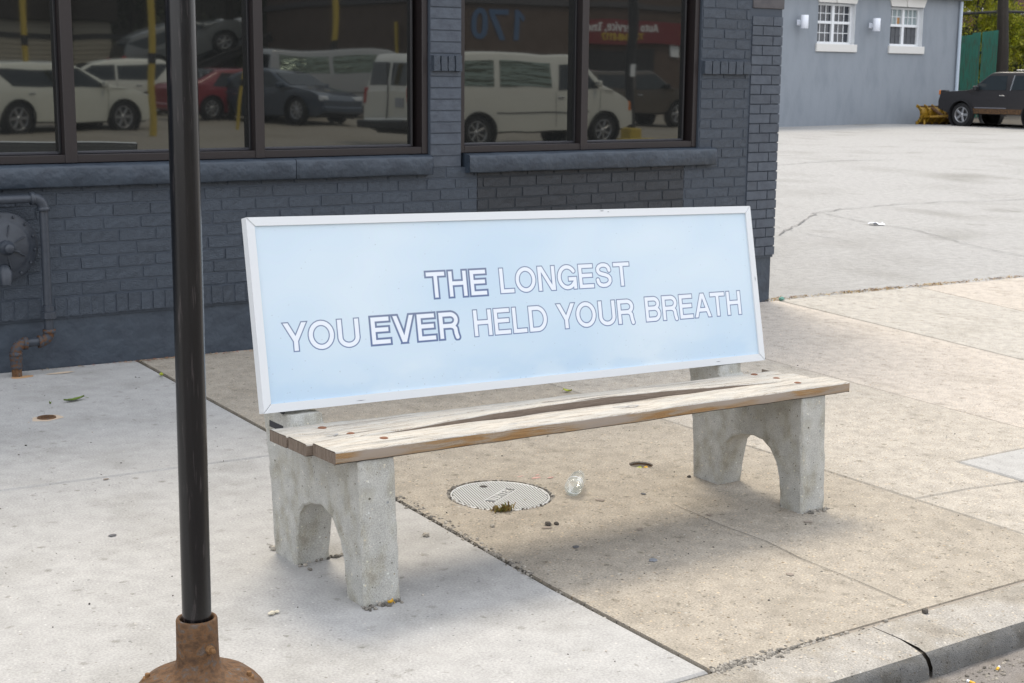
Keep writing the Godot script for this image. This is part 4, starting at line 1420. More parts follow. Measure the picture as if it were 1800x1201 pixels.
func car(called: String, label: String, category: String, group: String, c: Dictionary, at: Vector3, heading: Vector2, paint: StandardMaterial3D) -> Node3D:
	var t := thing(called, label, category, at, atan2(-heading.y, heading.x), group)
	obj("body", body_mesh(c), paint, t)
	var fl: float = c.top[-1].x; var rl: float = c.top[0].x
	obj("underbody", boxm(Vector3((fl + rl) / 2, c.sill + 0.04, 0), Vector3(fl - rl - 0.5, 0.16, c.w * 0.84), 0.03), M.trim_dark, t)
	for s in [1.0, -1.0]:
		for g in c.windows:
			obj("side_window", side_panel(c, s, g[0], g[1], g[2], g[3], g[4], g[5]), M.van_glass if c.has("van") and g[0] < 0.4 else M.car_glass, t)
		for d in c.get("seams", []):
			obj("door_seam", side_panel(c, s, d - 0.006, d + 0.006, c.sill + 0.08, d - 0.006, d + 0.006, c.belt - 0.01, 0.003, 1, 8), M.trim_dark, t)
		for d in c.get("handles", []):
			obj("door_handle", boxm(Vector3(d, c.belt - 0.13, s * (half_w(c, d, c.belt - 0.13) + 0.015)), Vector3(0.18, 0.03, 0.03), 0.008), c.get("handle_mat", M.chrome), t)
		if c.has("mirror"):
			var mp: Vector2 = c.mirror
			obj("wing_mirror", boxm(Vector3(mp.x, mp.y, s * (half_w(c, mp.x, mp.y) + 0.10)), Vector3(0.11, 0.15, 0.2), 0.03), c.get("mirror_mat", paint), t)
		obj("headlight", boxm(Vector3(fl - c.get("lamp_back", 0.10), c.lamp_y, s * c.w * 0.36), Vector3(0.16, 0.15, c.w * 0.17), 0.03), M.clear_lamp, t)
		obj("tail_light", boxm(Vector3(rl + 0.07, c.get("tail_y", c.lamp_y + 0.15), s * (half_w(c, rl + 0.07, c.lamp_y) - 0.04)), Vector3(0.16, c.get("tail_h", 0.22), 0.12), 0.02), M.red_lamp, t)
		for wx in [c.wb / 2, -c.wb / 2]:
			wheel(t, Vector3(wx, c.wr, s * (c.w / 2 - 0.12)), c.wr, s, c.get("spokes", 6))
			obj("wheel_well", lathem([Vector2(c.wr * 1.15, -0.17), Vector2(c.wr * 1.15, 0.02)], 24, Transform3D(Basis(Vector3.RIGHT, PI / 2), Vector3(wx, c.wr, s * (c.w / 2 - 0.12)))), M.trim_dark, t)
	if c.has("ws"): obj("windscreen", screen_panel(c, c.ws.x, c.ws.y), M.car_glass, t)
	if c.has("rs"): obj("rear_window", screen_panel(c, c.rs.x, c.rs.y), M.car_glass, t)
	obj("front_bumper", boxm(Vector3(fl - 0.06, c.sill + 0.20, 0), Vector3(0.2, 0.2, c.w * 0.86), 0.05), c.get("bumper", paint), t)
	obj("rear_bumper", boxm(Vector3(rl + 0.06, c.sill + 0.20, 0), Vector3(0.2, 0.22, c.w * 0.9), 0.05), c.get("bumper", paint), t)
	return t

func v2(a: Array) -> Array:
	var r := []
	for k in range(0, a.size(), 2): r.append(Vector2(a[k], a[k + 1]))
	return r

func sedan() -> Dictionary:
	return {"w": 1.82, "top": v2([-2.35, 0.86, -2.25, 1.02, -1.75, 1.08, -1.05, 1.40, -0.55, 1.46, 0.05, 1.44, 0.40, 1.34, 1.10, 0.98, 1.9, 0.86, 2.25, 0.74, 2.35, 0.62]), "belt": 0.93, "roof": 1.46, "tumble": 0.24, "taper": 0.16, "sill": 0.20, "wb": 2.76, "wr": 0.33, "lamp_y": 0.68, "tail_y": 0.85, "spokes": 9,
		"windows": [[-1.35, -0.28, 0.96, -0.92, -0.26, 1.34], [-0.20, 0.92, 0.96, -0.20, 0.30, 1.35]], "seams": [-0.24, 0.92], "handles": [-0.85, 0.1], "mirror": Vector2(0.82, 1.0), "ws": Vector2(0.36, 1.06), "rs": Vector2(-1.7, -1.08)}

func crossover() -> Dictionary:
	return {"w": 1.88, "top": v2([-2.38, 0.75, -2.34, 1.10, -2.1, 1.45, -1.75, 1.64, -0.9, 1.69, -0.1, 1.68, 0.35, 1.58, 1.15, 1.12, 1.7, 1.06, 2.15, 0.92, 2.33, 0.70]), "belt": 1.06, "roof": 1.69, "tumble": 0.24, "taper": 0.16, "sill": 0.28, "wb": 2.82, "wr": 0.37, "lamp_y": 0.86, "tail_y": 1.05, "spokes": 6,
		"windows": [[-1.55, -0.42, 1.10, -2.0, -0.40, 1.50], [-0.34, 0.95, 1.08, -0.34, 0.30, 1.53]], "seams": [-0.38, 0.98], "handles": [-1.05, 0.0], "mirror": Vector2(0.86, 1.16), "ws": Vector2(0.32, 1.10), "rs": Vector2(-2.30, -2.0)}

func cargo_van() -> Dictionary:
	return {"van": true, "w": 2.0, "top": v2([-3.50, 1.05, -3.48, 1.30, -3.36, 1.92, -3.26, 2.03, -1.5, 2.09, 0.8, 2.08, 1.12, 2.0, 1.75, 1.38, 2.0, 1.28, 2.55, 1.08, 2.66, 0.9, 2.68, 0.75]), "belt": 1.25, "roof": 2.09, "tumble": 0.13, "taper": 0.07, "sill": 0.38, "wb": 3.5, "wr": 0.37, "lamp_y": 0.88, "tail_y": 1.15, "tail_h": 0.34, "spokes": 7,
		"windows": [[-3.15, -1.32, 1.36, -3.06, -1.32, 1.88], [-1.18, 0.28, 1.36, -1.18, 0.28, 1.88], [0.48, 1.56, 1.30, 0.48, 1.10, 1.84]], "seams": [0.40, 1.62], "handles": [0.55], "mirror": Vector2(1.5, 1.42), "ws": Vector2(1.16, 1.74)}

func across_street() -> void:
	# real things behind the camera: the shop windows mirror them
	var silver := mat("paint_white", lin(0.66, 0.66, 0.60), 0.3)
	for n in [["paint_champagne", lin(0.62, 0.62, 0.55)], ["paint_red", lin(0.22, 0.012, 0.025)], ["paint_blue", lin(0.035, 0.05, 0.075)], ["paint_silver", lin(0.30, 0.31, 0.32)], ["paint_dull", lin(0.12, 0.13, 0.135)], ["paint_brown", lin(0.07, 0.055, 0.04)], ["paint_van", lin(0.60, 0.59, 0.53)]]:
		var p := mat(n[0], n[1], 0.35)
		p.clearcoat_enabled = true; p.clearcoat = 0.7; p.clearcoat_roughness = 0.05
	var H := func(x: float, z: float) -> Vector3: return Vector3(x, far_y(z), z)
	car("parked_car", "cream white crossover mirrored whole in the left shop window", "car", "cars mirrored in the shop windows", crossover(), H.call(11.72, 27.9) - Vector3(0, 0.08, 0), Vector2(0.98, 0.20).normalized(), M.paint_champagne)
	car("parked_car", "dark red saloon mirrored beside the yellow posts, behind the black pole", "car", "cars mirrored in the shop windows", sedan(), H.call(18.4, 31.6), Vector2(1.0, 0.04).normalized(), M.paint_red)
	car("parked_car", "dark blue grey saloon mirrored nose on, left of the white van's rear doors", "car", "cars mirrored in the shop windows", sedan(), H.call(18.8, 29.76), Vector2(0.30, -0.95).normalized(), M.paint_blue)
	car("parked_car", "white hatchback mirrored over the bonnet of the cream crossover", "car", "cars mirrored in the shop windows", crossover(), H.call(16.2, 37.0), Vector2(-1.0, 0.15).normalized(), M.paint_white)
	car("parked_car", "silver estate mirrored dimly behind the cream crossover's roof", "car", "cars mirrored in the shop windows", crossover(), H.call(16.0, 41.5), Vector2(1.0, 0.1).normalized(), M.paint_silver)
	car("parked_car", "brown two-door utility car mirrored in the right window behind the dark post", "car", "cars mirrored in the shop windows", blazer(), H.call(28.6, 26.5), Vector2(1, 0), M.paint_brown)
	var van := car("passenger_van", "white passenger van mirrored large across both shop windows", "van", "", cargo_van(), H.call(19.87, 20.0), Vector2(1, 0), M.paint_van)
	van_details(van)
	var v3 := car("passenger_van", "second white van mirrored dimly beyond the big van's rear doors", "van", "", cargo_van(), H.call(23.5, 34.0), Vector2(1.0, 0.0).normalized(), M.paint_silver)
	van_details(v3)
	var tc := car("hauled_car", "silver car tilted up on a hauler bed, mirrored above the red saloon", "car", "", crossover(), Vector3(21.6, 1.9, 43.0), Vector2(1, 0), M.paint_dull)
	tc.rotation.z = 0.38
	var hb := thing("hauler_bed", "dark tilted bed of a car hauler, mirrored under the silver car", "trailer", Vector3(21.6, 1.85, 43.0))
	hb.rotation.z = 0.38
	obj("deck", boxm(Vector3(0, -0.12, 0), Vector3(6.4, 0.2, 2.4), 0.02), M.trim_dark, hb)
	for s in [-1, 1]: obj("side_rail", boxm(Vector3(0, 0.06, s * 1.2), Vector3(6.4, 0.12, 0.08), 0.02), M.trim_dark, hb)
	obj("prop_frame", boxm(Vector3(1.4, -1.0, 0), Vector3(0.4, 1.7, 1.2), 0.02), M.trim_dark, hb)
	# yellow steel posts
	var yl: Array = [[13.15, 25.27, 13.30, 4.6, 0.075, "tall yellow post mirrored left of the black pole"], [16.05, 26.8, 16.55, 3.3, 0.045, "thin leaning yellow post mirrored right of the black pole"], [13.62, 35.8, 13.62, 6.0, 0.085, "faded yellow post mirrored at the far left of the window"], [23.8, 35.8, 23.8, 6.2, 0.085, "yellow post mirrored in the third pane above the blue saloon"], [26.2, 35.8, 26.2, 3.4, 0.07, "short yellow post mirrored above the white van's roof"], [31.2, 36.8, 31.2, 6.0, 0.10, "yellow post mirrored beside the blue numerals"]]
	for y in yl:
		var g: float = far_y(y[1])
		var p := thing("yellow_post", y[5], "post", Vector3(y[0], g, y[1]), 0.0, "yellow posts mirrored in the windows")
		obj("shaft", tubem([Vector3.ZERO, Vector3(y[2] - y[0], y[3] - g, 0.0)], y[4], 16), M.yellow_paint, p)
		obj("band", tubem([Vector3((y[2] - y[0]) * 0.36, (y[3] - g) * 0.36, 0), Vector3((y[2] - y[0]) * 0.41, (y[3] - g) * 0.41, 0)], y[4] + 0.012, 16), M.trim_dark, p)
	var dp := thing("street_lamp_post", "dark lamp post mirrored in the right window before the red sign", "post", Vector3(23.95, far_y(20.8), 20.8))
	obj("shaft", tubem([Vector3.ZERO, Vector3(0, 6.5, 0)], [0.12, 0.09], 16), M.trim_dark, dp)
	obj("base", boxm(Vector3(0, 0.15, 0), Vector3(0.4, 0.3, 0.4), 0.03), M.yellow_paint, dp)
	obj("notice", boxm(Vector3(0.0, 1.75, -0.13), Vector3(0.12, 0.30, 0.02)), M.white_trim, dp)
	var kb := thing("yellow_kerb", "yellow painted kerb mirrored low in the right window", "kerb", Vector3(25.6, far_y(19.3), 19.3))
	obj("kerb_stone", boxm(Vector3(0, 0.06, 0), Vector3(8.0, 0.16, 0.25), 0.03), M.yellow_paint, kb)
	# buildings over there
	var bt := mat("far_brick", lin(0.105, 0.075, 0.06), 0.9)
	bt.albedo_texture = M.blotch; tri_map(bt, 0.4)
	var b1 := thing("brick_garage", "brown brick garage with blue numerals and a red sign, mirrored in the right window", "building", Vector3(0, 0, 0))
	obj("wall", span(Vector3(26.4, -0.2, 34.2), Vector3(46.0, 4.05, 46.0)), bt, b1)
	obj("coping", span(Vector3(26.3, 4.06, 34.1), Vector3(46.1, 4.25, 46.1)), M.coping, b1)
	obj("upper_wall", span(Vector3(26.4, 4.26, 36.0), Vector3(46.0, 7.0, 46.0)), bt, b1)
	obj("door", span(Vector3(32.6, 0.2, 34.14), Vector3(36.2, 2.6, 34.19)), M.trim_dark, b1)
	obj("notice", span(Vector3(37.0, 2.36, 34.12), Vector3(37.5, 2.82, 34.18)), M.white_trim, b1)
	obj("sign_panel", span(Vector3(32.7, 2.80, 34.02), Vector3(38.6, 3.62, 34.12), 0.01), mat("sign_red", lin(0.16, 0.018, 0.022), 0.6), b1)
	var bold := SystemFont.new(); bold.font_names = PackedStringArray(["Droid Sans"]); bold.font_weight = 700
	mat("letter_white", lin(0.7, 0.7, 0.7)); mat("letter_yellow", lin(0.55, 0.42, 0.05)); mat("letter_blue", lin(0.07, 0.13, 0.24))
	for l in [["Auto Service, Inc.", 0.29, Vector3(34.6, 3.36, 34.01), "letter_white"], ["773-348-8117", 0.22, Vector3(34.6, 3.04, 34.01), "letter_yellow"], ["Auto", 0.26, Vector3(37.9, 3.25, 34.01), "letter_yellow"], ["170", 1.05, Vector3(29.25, 3.33, 34.18), "letter_blue"]]:
		var tm := TextMesh.new()
		tm.font = bold
		tm.text = l[0]; tm.font_size = 64
		tm.pixel_size = l[1] / 47.0
		tm.depth = 0.02
		tm.curve_step = 1.0
		var o := obj("lettering", tm, M[l[3]], b1)
		o.position = l[2]
		o.rotation.y = PI
	var b2 := thing("siding_garage", "beige clapboard garage mirrored behind the cream crossover", "building", Vector3.ZERO)
	mat("beige", lin(0.34, 0.31, 0.25), 0.8)
	obj("wall", span(Vector3(14.4, 0, 44.5), Vector3(19.4, 3.4, 50)), M.beige, b2)
	for k in 20:
		var st := begin()
		box(st, Vector3(16.9, 0.3 + k * 0.155, 44.49), Vector3(5.04, 0.15, 0.03), 0.0, Basis(Vector3.RIGHT, 0.12))
		obj("clapboard", done(st), M.beige, b2)
	obj("roof", span(Vector3(14.2, 3.42, 44.2), Vector3(19.6, 6.0, 50.2)), M.bark, b2)
	obj("awning_beam", span(Vector3(10, 2.72, 43.4), Vector3(19.9, 2.92, 43.6)), M.trim_dark, b2)
	obj("beam_post", span(Vector3(17.6, 0, 43.41), Vector3(17.7, 3.2, 43.59)), M.trim_dark, b2)
	var b3 := thing("concrete_pier", "pale concrete pier mirrored above the white van's roof", "pillar", Vector3(28.3, far_y(41), 41.0))
	obj("shaft", boxm(Vector3(0, 3.5, 0), Vector3(1.3, 7.0, 1.3), 0.05), M.beige, b3)
	obj("footing", boxm(Vector3(0, 0.2, 0), Vector3(1.7, 0.4, 1.7), 0.05), M.beige, b3)
	# dark trees behind all of it
	leaf_mat("leaf_dark", Color(1, 1, 1), Color(0.05, 0.07, 0.03))
	var b4 := thing("long_warehouse", "long dark brick warehouse far behind the mirrored trees", "building", Vector3.ZERO)
	obj("wall", span(Vector3(-25, -0.3, 60), Vector3(95, 8.5, 75)), mat("dark_brick_far", lin(0.03, 0.03, 0.028), 0.9), b4)
	obj("coping", span(Vector3(-25.2, 8.51, 59.8), Vector3(95.2, 8.9, 75.2)), M.coping, b4)
	for k in 9:
		tree("street_tree", "%s dark tree from the left in the row mirrored behind the cars" % ["first", "second", "third", "fourth", "fifth", "sixth", "seventh", "eighth", "ninth"][k], "tree", Vector3(4.0 + k * 4.6 + rng.randf() * 1.5, far_y(50), 51.0 + rng.randf() * 5.0), 9.5 + rng.randf() * 2.0, 3.6, 0.6, 2600, 0.42, M.leaf_dark, [Color(0.020, 0.032, 0.016), Color(0.04, 0.055, 0.025), Color(0.028, 0.04, 0.02)], "dark trees mirrored in the windows", 500 + k)

func van_details(t: Node3D) -> void:
	for s in [-1.0, 1.0]:
		var rw := obj("rear_door_window", boxm(Vector3.ZERO, Vector3(0.05, 0.5, 0.72), 0.012), M.car_glass, t)
		rw.position = Vector3(-3.415, 1.60, s * 0.44)
		rw.rotation.z = -0.19
	obj("rear_door_seam", boxm(Vector3(-3.508, 1.2, 0.0), Vector3(0.02, 1.3, 0.02)), M.trim_dark, t)
	obj("number_plate", boxm(Vector3(-3.512, 0.98, -0.52), Vector3(0.02, 0.2, 0.36)), M.plate, t)
	obj("step_bumper", boxm(Vector3(-3.59, 0.55, 0), Vector3(0.2, 0.18, 1.9), 0.03), M.trim_dark, t)
	for s in [-1.0, 1.0]:
		obj("indicator", boxm(Vector3(2.60, 0.92, s * 0.885), Vector3(0.12, 0.24, 0.10), 0.02), M.orange_lamp, t)
		obj("sill_trim", boxm(Vector3(0, 0.78, s * 0.985), Vector3(2.6, 0.02, 0.04)), M.trim_dark, t)

func tree(called: String, label: String, category: String, at: Vector3, height: float, spread: float, bare: float, leaves: int, size: float, m: Material, tints: Array, group: String, seed_: int, trunk_r := 0.16, lean := Vector3.ZERO) -> Node3D:
	var t := thing(called, label, category, at, 0.0, group)
	var r := RandomNumberGenerator.new()
	r.seed = seed_
	var topp := Vector3(0, height * 0.8, 0) + lean
	obj("trunk", tubem([Vector3(0, -0.2, 0), lean * 0.2 + Vector3(0.03, height * 0.22, 0.02), lean * 0.5 + Vector3(-0.05, height * 0.5, 0.0), topp], [trunk_r * 1.25, trunk_r, trunk_r * 0.75, trunk_r * 0.25], 12), M.bark, t)
	var blobs := []
	for k in 14:
		var y := lerpf(bare, height, pow(r.randf(), 0.8))
		var rad := spread * (1.0 - 0.45 * absf((y - bare) / (height - bare) - 0.45))
		var a := r.randf() * TAU
		var d := rad * (0.25 + 0.75 * r.randf())
		var c := Vector3(cos(a) * d, y, sin(a) * d) + lean * (y / height)
		blobs.append([c, spread * (0.25 + 0.2 * r.randf())])
		if k < 7:
			var b := lean * 0.5 * (c.y / height) + Vector3(0, minf(c.y * 0.75, height * 0.6), 0)
			obj("limb", tubem([b, b.lerp(c, 0.5) + Vector3(0, 0.15, 0), c], [trunk_r * 0.4, trunk_r * 0.28, 0.02], 8), M.bark, t)
	var where := []; var tint := []
	for k in leaves:
		var b: Array = blobs[r.randi() % blobs.size()]
		var p: Vector3 = Vector3(r.randfn(), r.randfn() * 0.8, r.randfn()) * float(b[1]) * 0.55 + b[0]
		if p.y < 0.1: p.y = 0.1 + r.randf() * 0.5
		var s := size * (0.6 + r.randf() * 0.7)
		where.append(Transform3D(Basis.from_euler(Vector3(r.randf() * TAU, r.randf() * TAU, r.randf() * TAU)).scaled(Vector3.ONE * s), p))
		var c: Color = tints[r.randi() % tints.size()]
		tint.append(c * (0.75 + r.randf() * 0.5))
	copies("crown", leaf_mesh(), m, where, t, tint)
	return t

var leaf_m: ArrayMesh
func leaf_mesh() -> ArrayMesh:
	if leaf_m: return leaf_m
	var st := begin()
	# a spray of four small folded leaves
	for q in [[0.0, 0.0, 0.0, 0.55], [0.25, 0.1, 1.3, 0.45], [-0.22, -0.08, -1.2, 0.45], [0.05, 0.28, 2.6, 0.4]]:
		var d := Vector3(cos(q[2]), 0.15, sin(q[2]))
		var n := Vector3(-d.z, 0, d.x)
		var o := Vector3(q[0], 0, q[1])
		var a: Vector3 = o; var b: Vector3 = o + d * q[3] * 0.5 + n * q[3] * 0.24 + Vector3(0, 0.05, 0); var c: Vector3 = o + d * q[3]; var e: Vector3 = o + d * q[3] * 0.5 - n * q[3] * 0.24 + Vector3(0, 0.05, 0)
		tri(st, a, b, c); tri(st, a, c, e)
	leaf_m = done(st)
	return leaf_m

func blazer() -> Dictionary:
	return {"corner": 0.05, "w": 1.66, "top": v2([-2.10, 0.80, -2.09, 1.20, -2.02, 1.59, -1.5, 1.62, 0.10, 1.62, 0.32, 1.59, 0.98, 1.10, 1.08, 1.08, 1.85, 1.03, 2.08, 1.00, 2.13, 0.97, 2.14, 0.60]), "belt": 1.06, "roof": 1.62, "tumble": 0.10, "taper": 0.03, "sill": 0.42, "wb": 2.55, "wr": 0.355, "lamp_y": 0.80, "tail_y": 0.9, "spokes": 5,
		"windows": [[-1.78, -0.42, 1.10, -1.78, -0.50, 1.50], [-0.26, 0.88, 1.09, -0.26, 0.36, 1.50]], "seams": [-0.34, 0.92], "handles": [-0.14], "mirror": Vector2(0.72, 1.14), "ws": Vector2(0.34, 0.98), "mirror_mat": M.trim_dark, "bumper": M.trim_dark}

# ---------------------------------------------------------------- the grey building beyond the lot
func far_building() -> void:
	var t := thing("grey_stucco_building", "grey stuccoed building with white trimmed windows across the parking lot", "building")
	var z := -23.0
	# wall pieces leave the two window openings free
	var st := begin()
	var B := func(x0: float, x1: float, y0: float, y1: float): box(st, Vector3((x0 + x1) / 2, (y0 + y1) / 2, z - 0.2), Vector3(x1 - x0, y1 - y0, 0.4))
	B.call(14.0, 39.25, -0.3, 2.61)
	B.call(14.0, 39.25, 3.80, 4.10)
	B.call(14.0, 32.72, 2.61, 3.80)
	B.call(34.32, 35.92, 2.61, 3.80)
	B.call(37.42, 39.25, 2.61, 3.80)
	box(st, Vector3(39.05, 1.9, z - 4.2), Vector3(0.4, 4.4, 7.6))
	obj("wall", done(st), M.stucco, t)
	obj("room_back", span(Vector3(14, -0.2, z - 1.4), Vector3(38.8, 4.0, z - 1.3)), M.black_void, t)
	obj("eave", span(Vector3(13.8, 4.102, z - 8.0), Vector3(39.45, 4.30, z + 0.28), 0.01), M.white_stone, t)
	obj("roof", span(Vector3(13.8, 4.301, z - 8.0), Vector3(39.4, 5.2, z - 0.1)), M.coping, t)
	for w in [[32.72, 34.32, 2.61, 3.80, 0], [35.92, 37.42, 2.61, 3.79, 1]]:
		var h := holder("window", t)
		var x0: float = w[0]; var x1: float = w[1]; var y0: float = w[2]; var y1: float = w[3]
		var zz := z - 0.16
		var fr := 0.07
		for q in [[x0, x0 + fr, y0, y1], [x1 - fr, x1, y0, y1], [x0 + fr, x1 - fr, y0, y0 + fr], [x0 + fr, x1 - fr, y1 - fr, y1], [(x0 + x1) / 2 - 0.055, (x0 + x1) / 2 + 0.055, y0 + fr, y1 - fr]]:
			obj("frame", span(Vector3(q[0], q[2], zz - 0.08), Vector3(q[1], q[3], zz + 0.02), 0.006), M.white_trim, h)
		obj("reveal", span(Vector3(x1 - 0.006, y0 + 0.003, zz + 0.021), Vector3(x1 - 0.001, y1 - 0.002, z + 0.006)), M.white_trim, h)
		for s in 2:
			var a: float = (x0 + fr) if s == 0 else ((x0 + x1) / 2 + 0.055)
			var b: float = ((x0 + x1) / 2 - 0.055) if s == 0 else (x1 - fr)
			var my := lerpf(y0, y1, 0.53)
			obj("meeting_rail", span(Vector3(a, my - 0.04, zz - 0.07), Vector3(b, my + 0.04, zz + 0.012), 0.005), M.white_trim, h)
			for u in 2:
				var ya: float = (y0 + fr) if u == 0 else (my + 0.04)
				var yb: float = (my - 0.04) if u == 0 else (y1 - fr)
				for k in 2:
					var x := lerpf(a, b, (k + 1) / 3.0)
					obj("glazing_bar", span(Vector3(x - 0.011, ya, zz - 0.045), Vector3(x + 0.011, yb, zz - 0.02 - 0.012 * (1 - u))), M.white_trim if u == 1 or w[4] == 0 else M.window_screen, h)
				obj("glazing_bar", span(Vector3(a, (ya + yb) / 2 - 0.011, zz - 0.046), Vector3(b, (ya + yb) / 2 + 0.011, zz - 0.019 - 0.012 * (1 - u))), M.white_trim if u == 1 or w[4] == 0 else M.window_screen, h)
				obj("pane", span(Vector3(a, ya, zz - 0.065), Vector3(b, yb, zz - 0.05)), M.window_glass if w[4] == 0 or u == 1 else M.window_screen, h)
			if w[4] == 1:
				for k in 7:
					var x := lerpf(a, b, (k + 0.5) / 7.0)
					obj("curtain_fold", span(Vector3(x - 0.04, my + 0.04, zz - 0.049), Vector3(x + 0.035, y1 - fr, zz - 0.047)), M.curtain, h)
		if w[4] == 1:
			obj("lamp_shade", span(Vector3(lerpf(x0, x1, 0.34), 3.29, zz - 0.046), Vector3(lerpf(x0, x1, 0.43), 3.48, zz - 0.0445)), M.amber, h)
		obj("sill", span(Vector3(x0 - 0.06, 2.385, z - 0.15), Vector3(x1 + 0.09, 2.612, z + 0.06), 0.01), M.white_stone, h)
		# flat arch with a keystone
		var s2 := begin()
		for q in [[[x0 - 0.01, x1 + 0.0], [x0 - 0.14, x1 + 0.13], 0.04], [[(x0 + x1) / 2 - 0.07, (x0 + x1) / 2 + 0.07], [(x0 + x1) / 2 - 0.10, (x0 + x1) / 2 + 0.10], 0.075]]:
			var yb := y1 + 0.005; var yt := 4.098
			var f := [Vector3(q[0][0], yb, z + q[2]), Vector3(q[1][0], yt, z + q[2]), Vector3(q[1][1], yt, z + q[2]), Vector3(q[0][1], yb, z + q[2])]
			quad(s2, f[0], f[1], f[2], f[3])
			for k in 4:
				var a: Vector3 = f[k]; var b: Vector3 = f[(k + 1) % 4]
				quad(s2, a, Vector3(a.x, a.y, z + 0.001), Vector3(b.x, b.y, z + 0.001), b)
		obj("flat_arch", done(s2), M.white_stone, h)
	var x := 39.17
	obj("downspout", tubem([Vector3(x, 4.05, z + 0.07), Vector3(x, 0.9, z + 0.07)], 0.055, 12), M.downspout, t)
	obj("downspout", tubem([Vector3(x, 0.88, z + 0.07), Vector3(x, 0.2, z + 0.07)], 0.05, 12), M.downspout, t)
	obj("downspout_clip", boxm(Vector3(x, 0.9, z + 0.04), Vector3(0.14, 0.04, 0.09)), M.downspout, t)
	for l in [[31.90, "white cylinder wall lamp left of both grey building windows"], [35.00, "white cylinder wall lamp between the two grey building windows"]]:
		var w := thing("wall_lamp", l[1], "wall lamp", Vector3(l[0], 3.02, z), 0.0, "wall lamps on the grey building")
		obj("cylinder", lathem([Vector2(0, 0), Vector2(0.105, 0.0), Vector2(0.11, 0.005), Vector2(0.11, 0.375), Vector2(0.105, 0.38), Vector2(0, 0.38)], 24, Transform3D(Basis(), Vector3(0, 0, 0.25))), M.white_metal, w)
		obj("arm", boxm(Vector3(0, 0.17, 0.08), Vector3(0.06, 0.12, 0.18), 0.01), M.white_metal, w)
		obj("wall_plate", boxm(Vector3(0, 0.17, 0.012), Vector3(0.12, 0.16, 0.02), 0.004), M.white_metal, w)

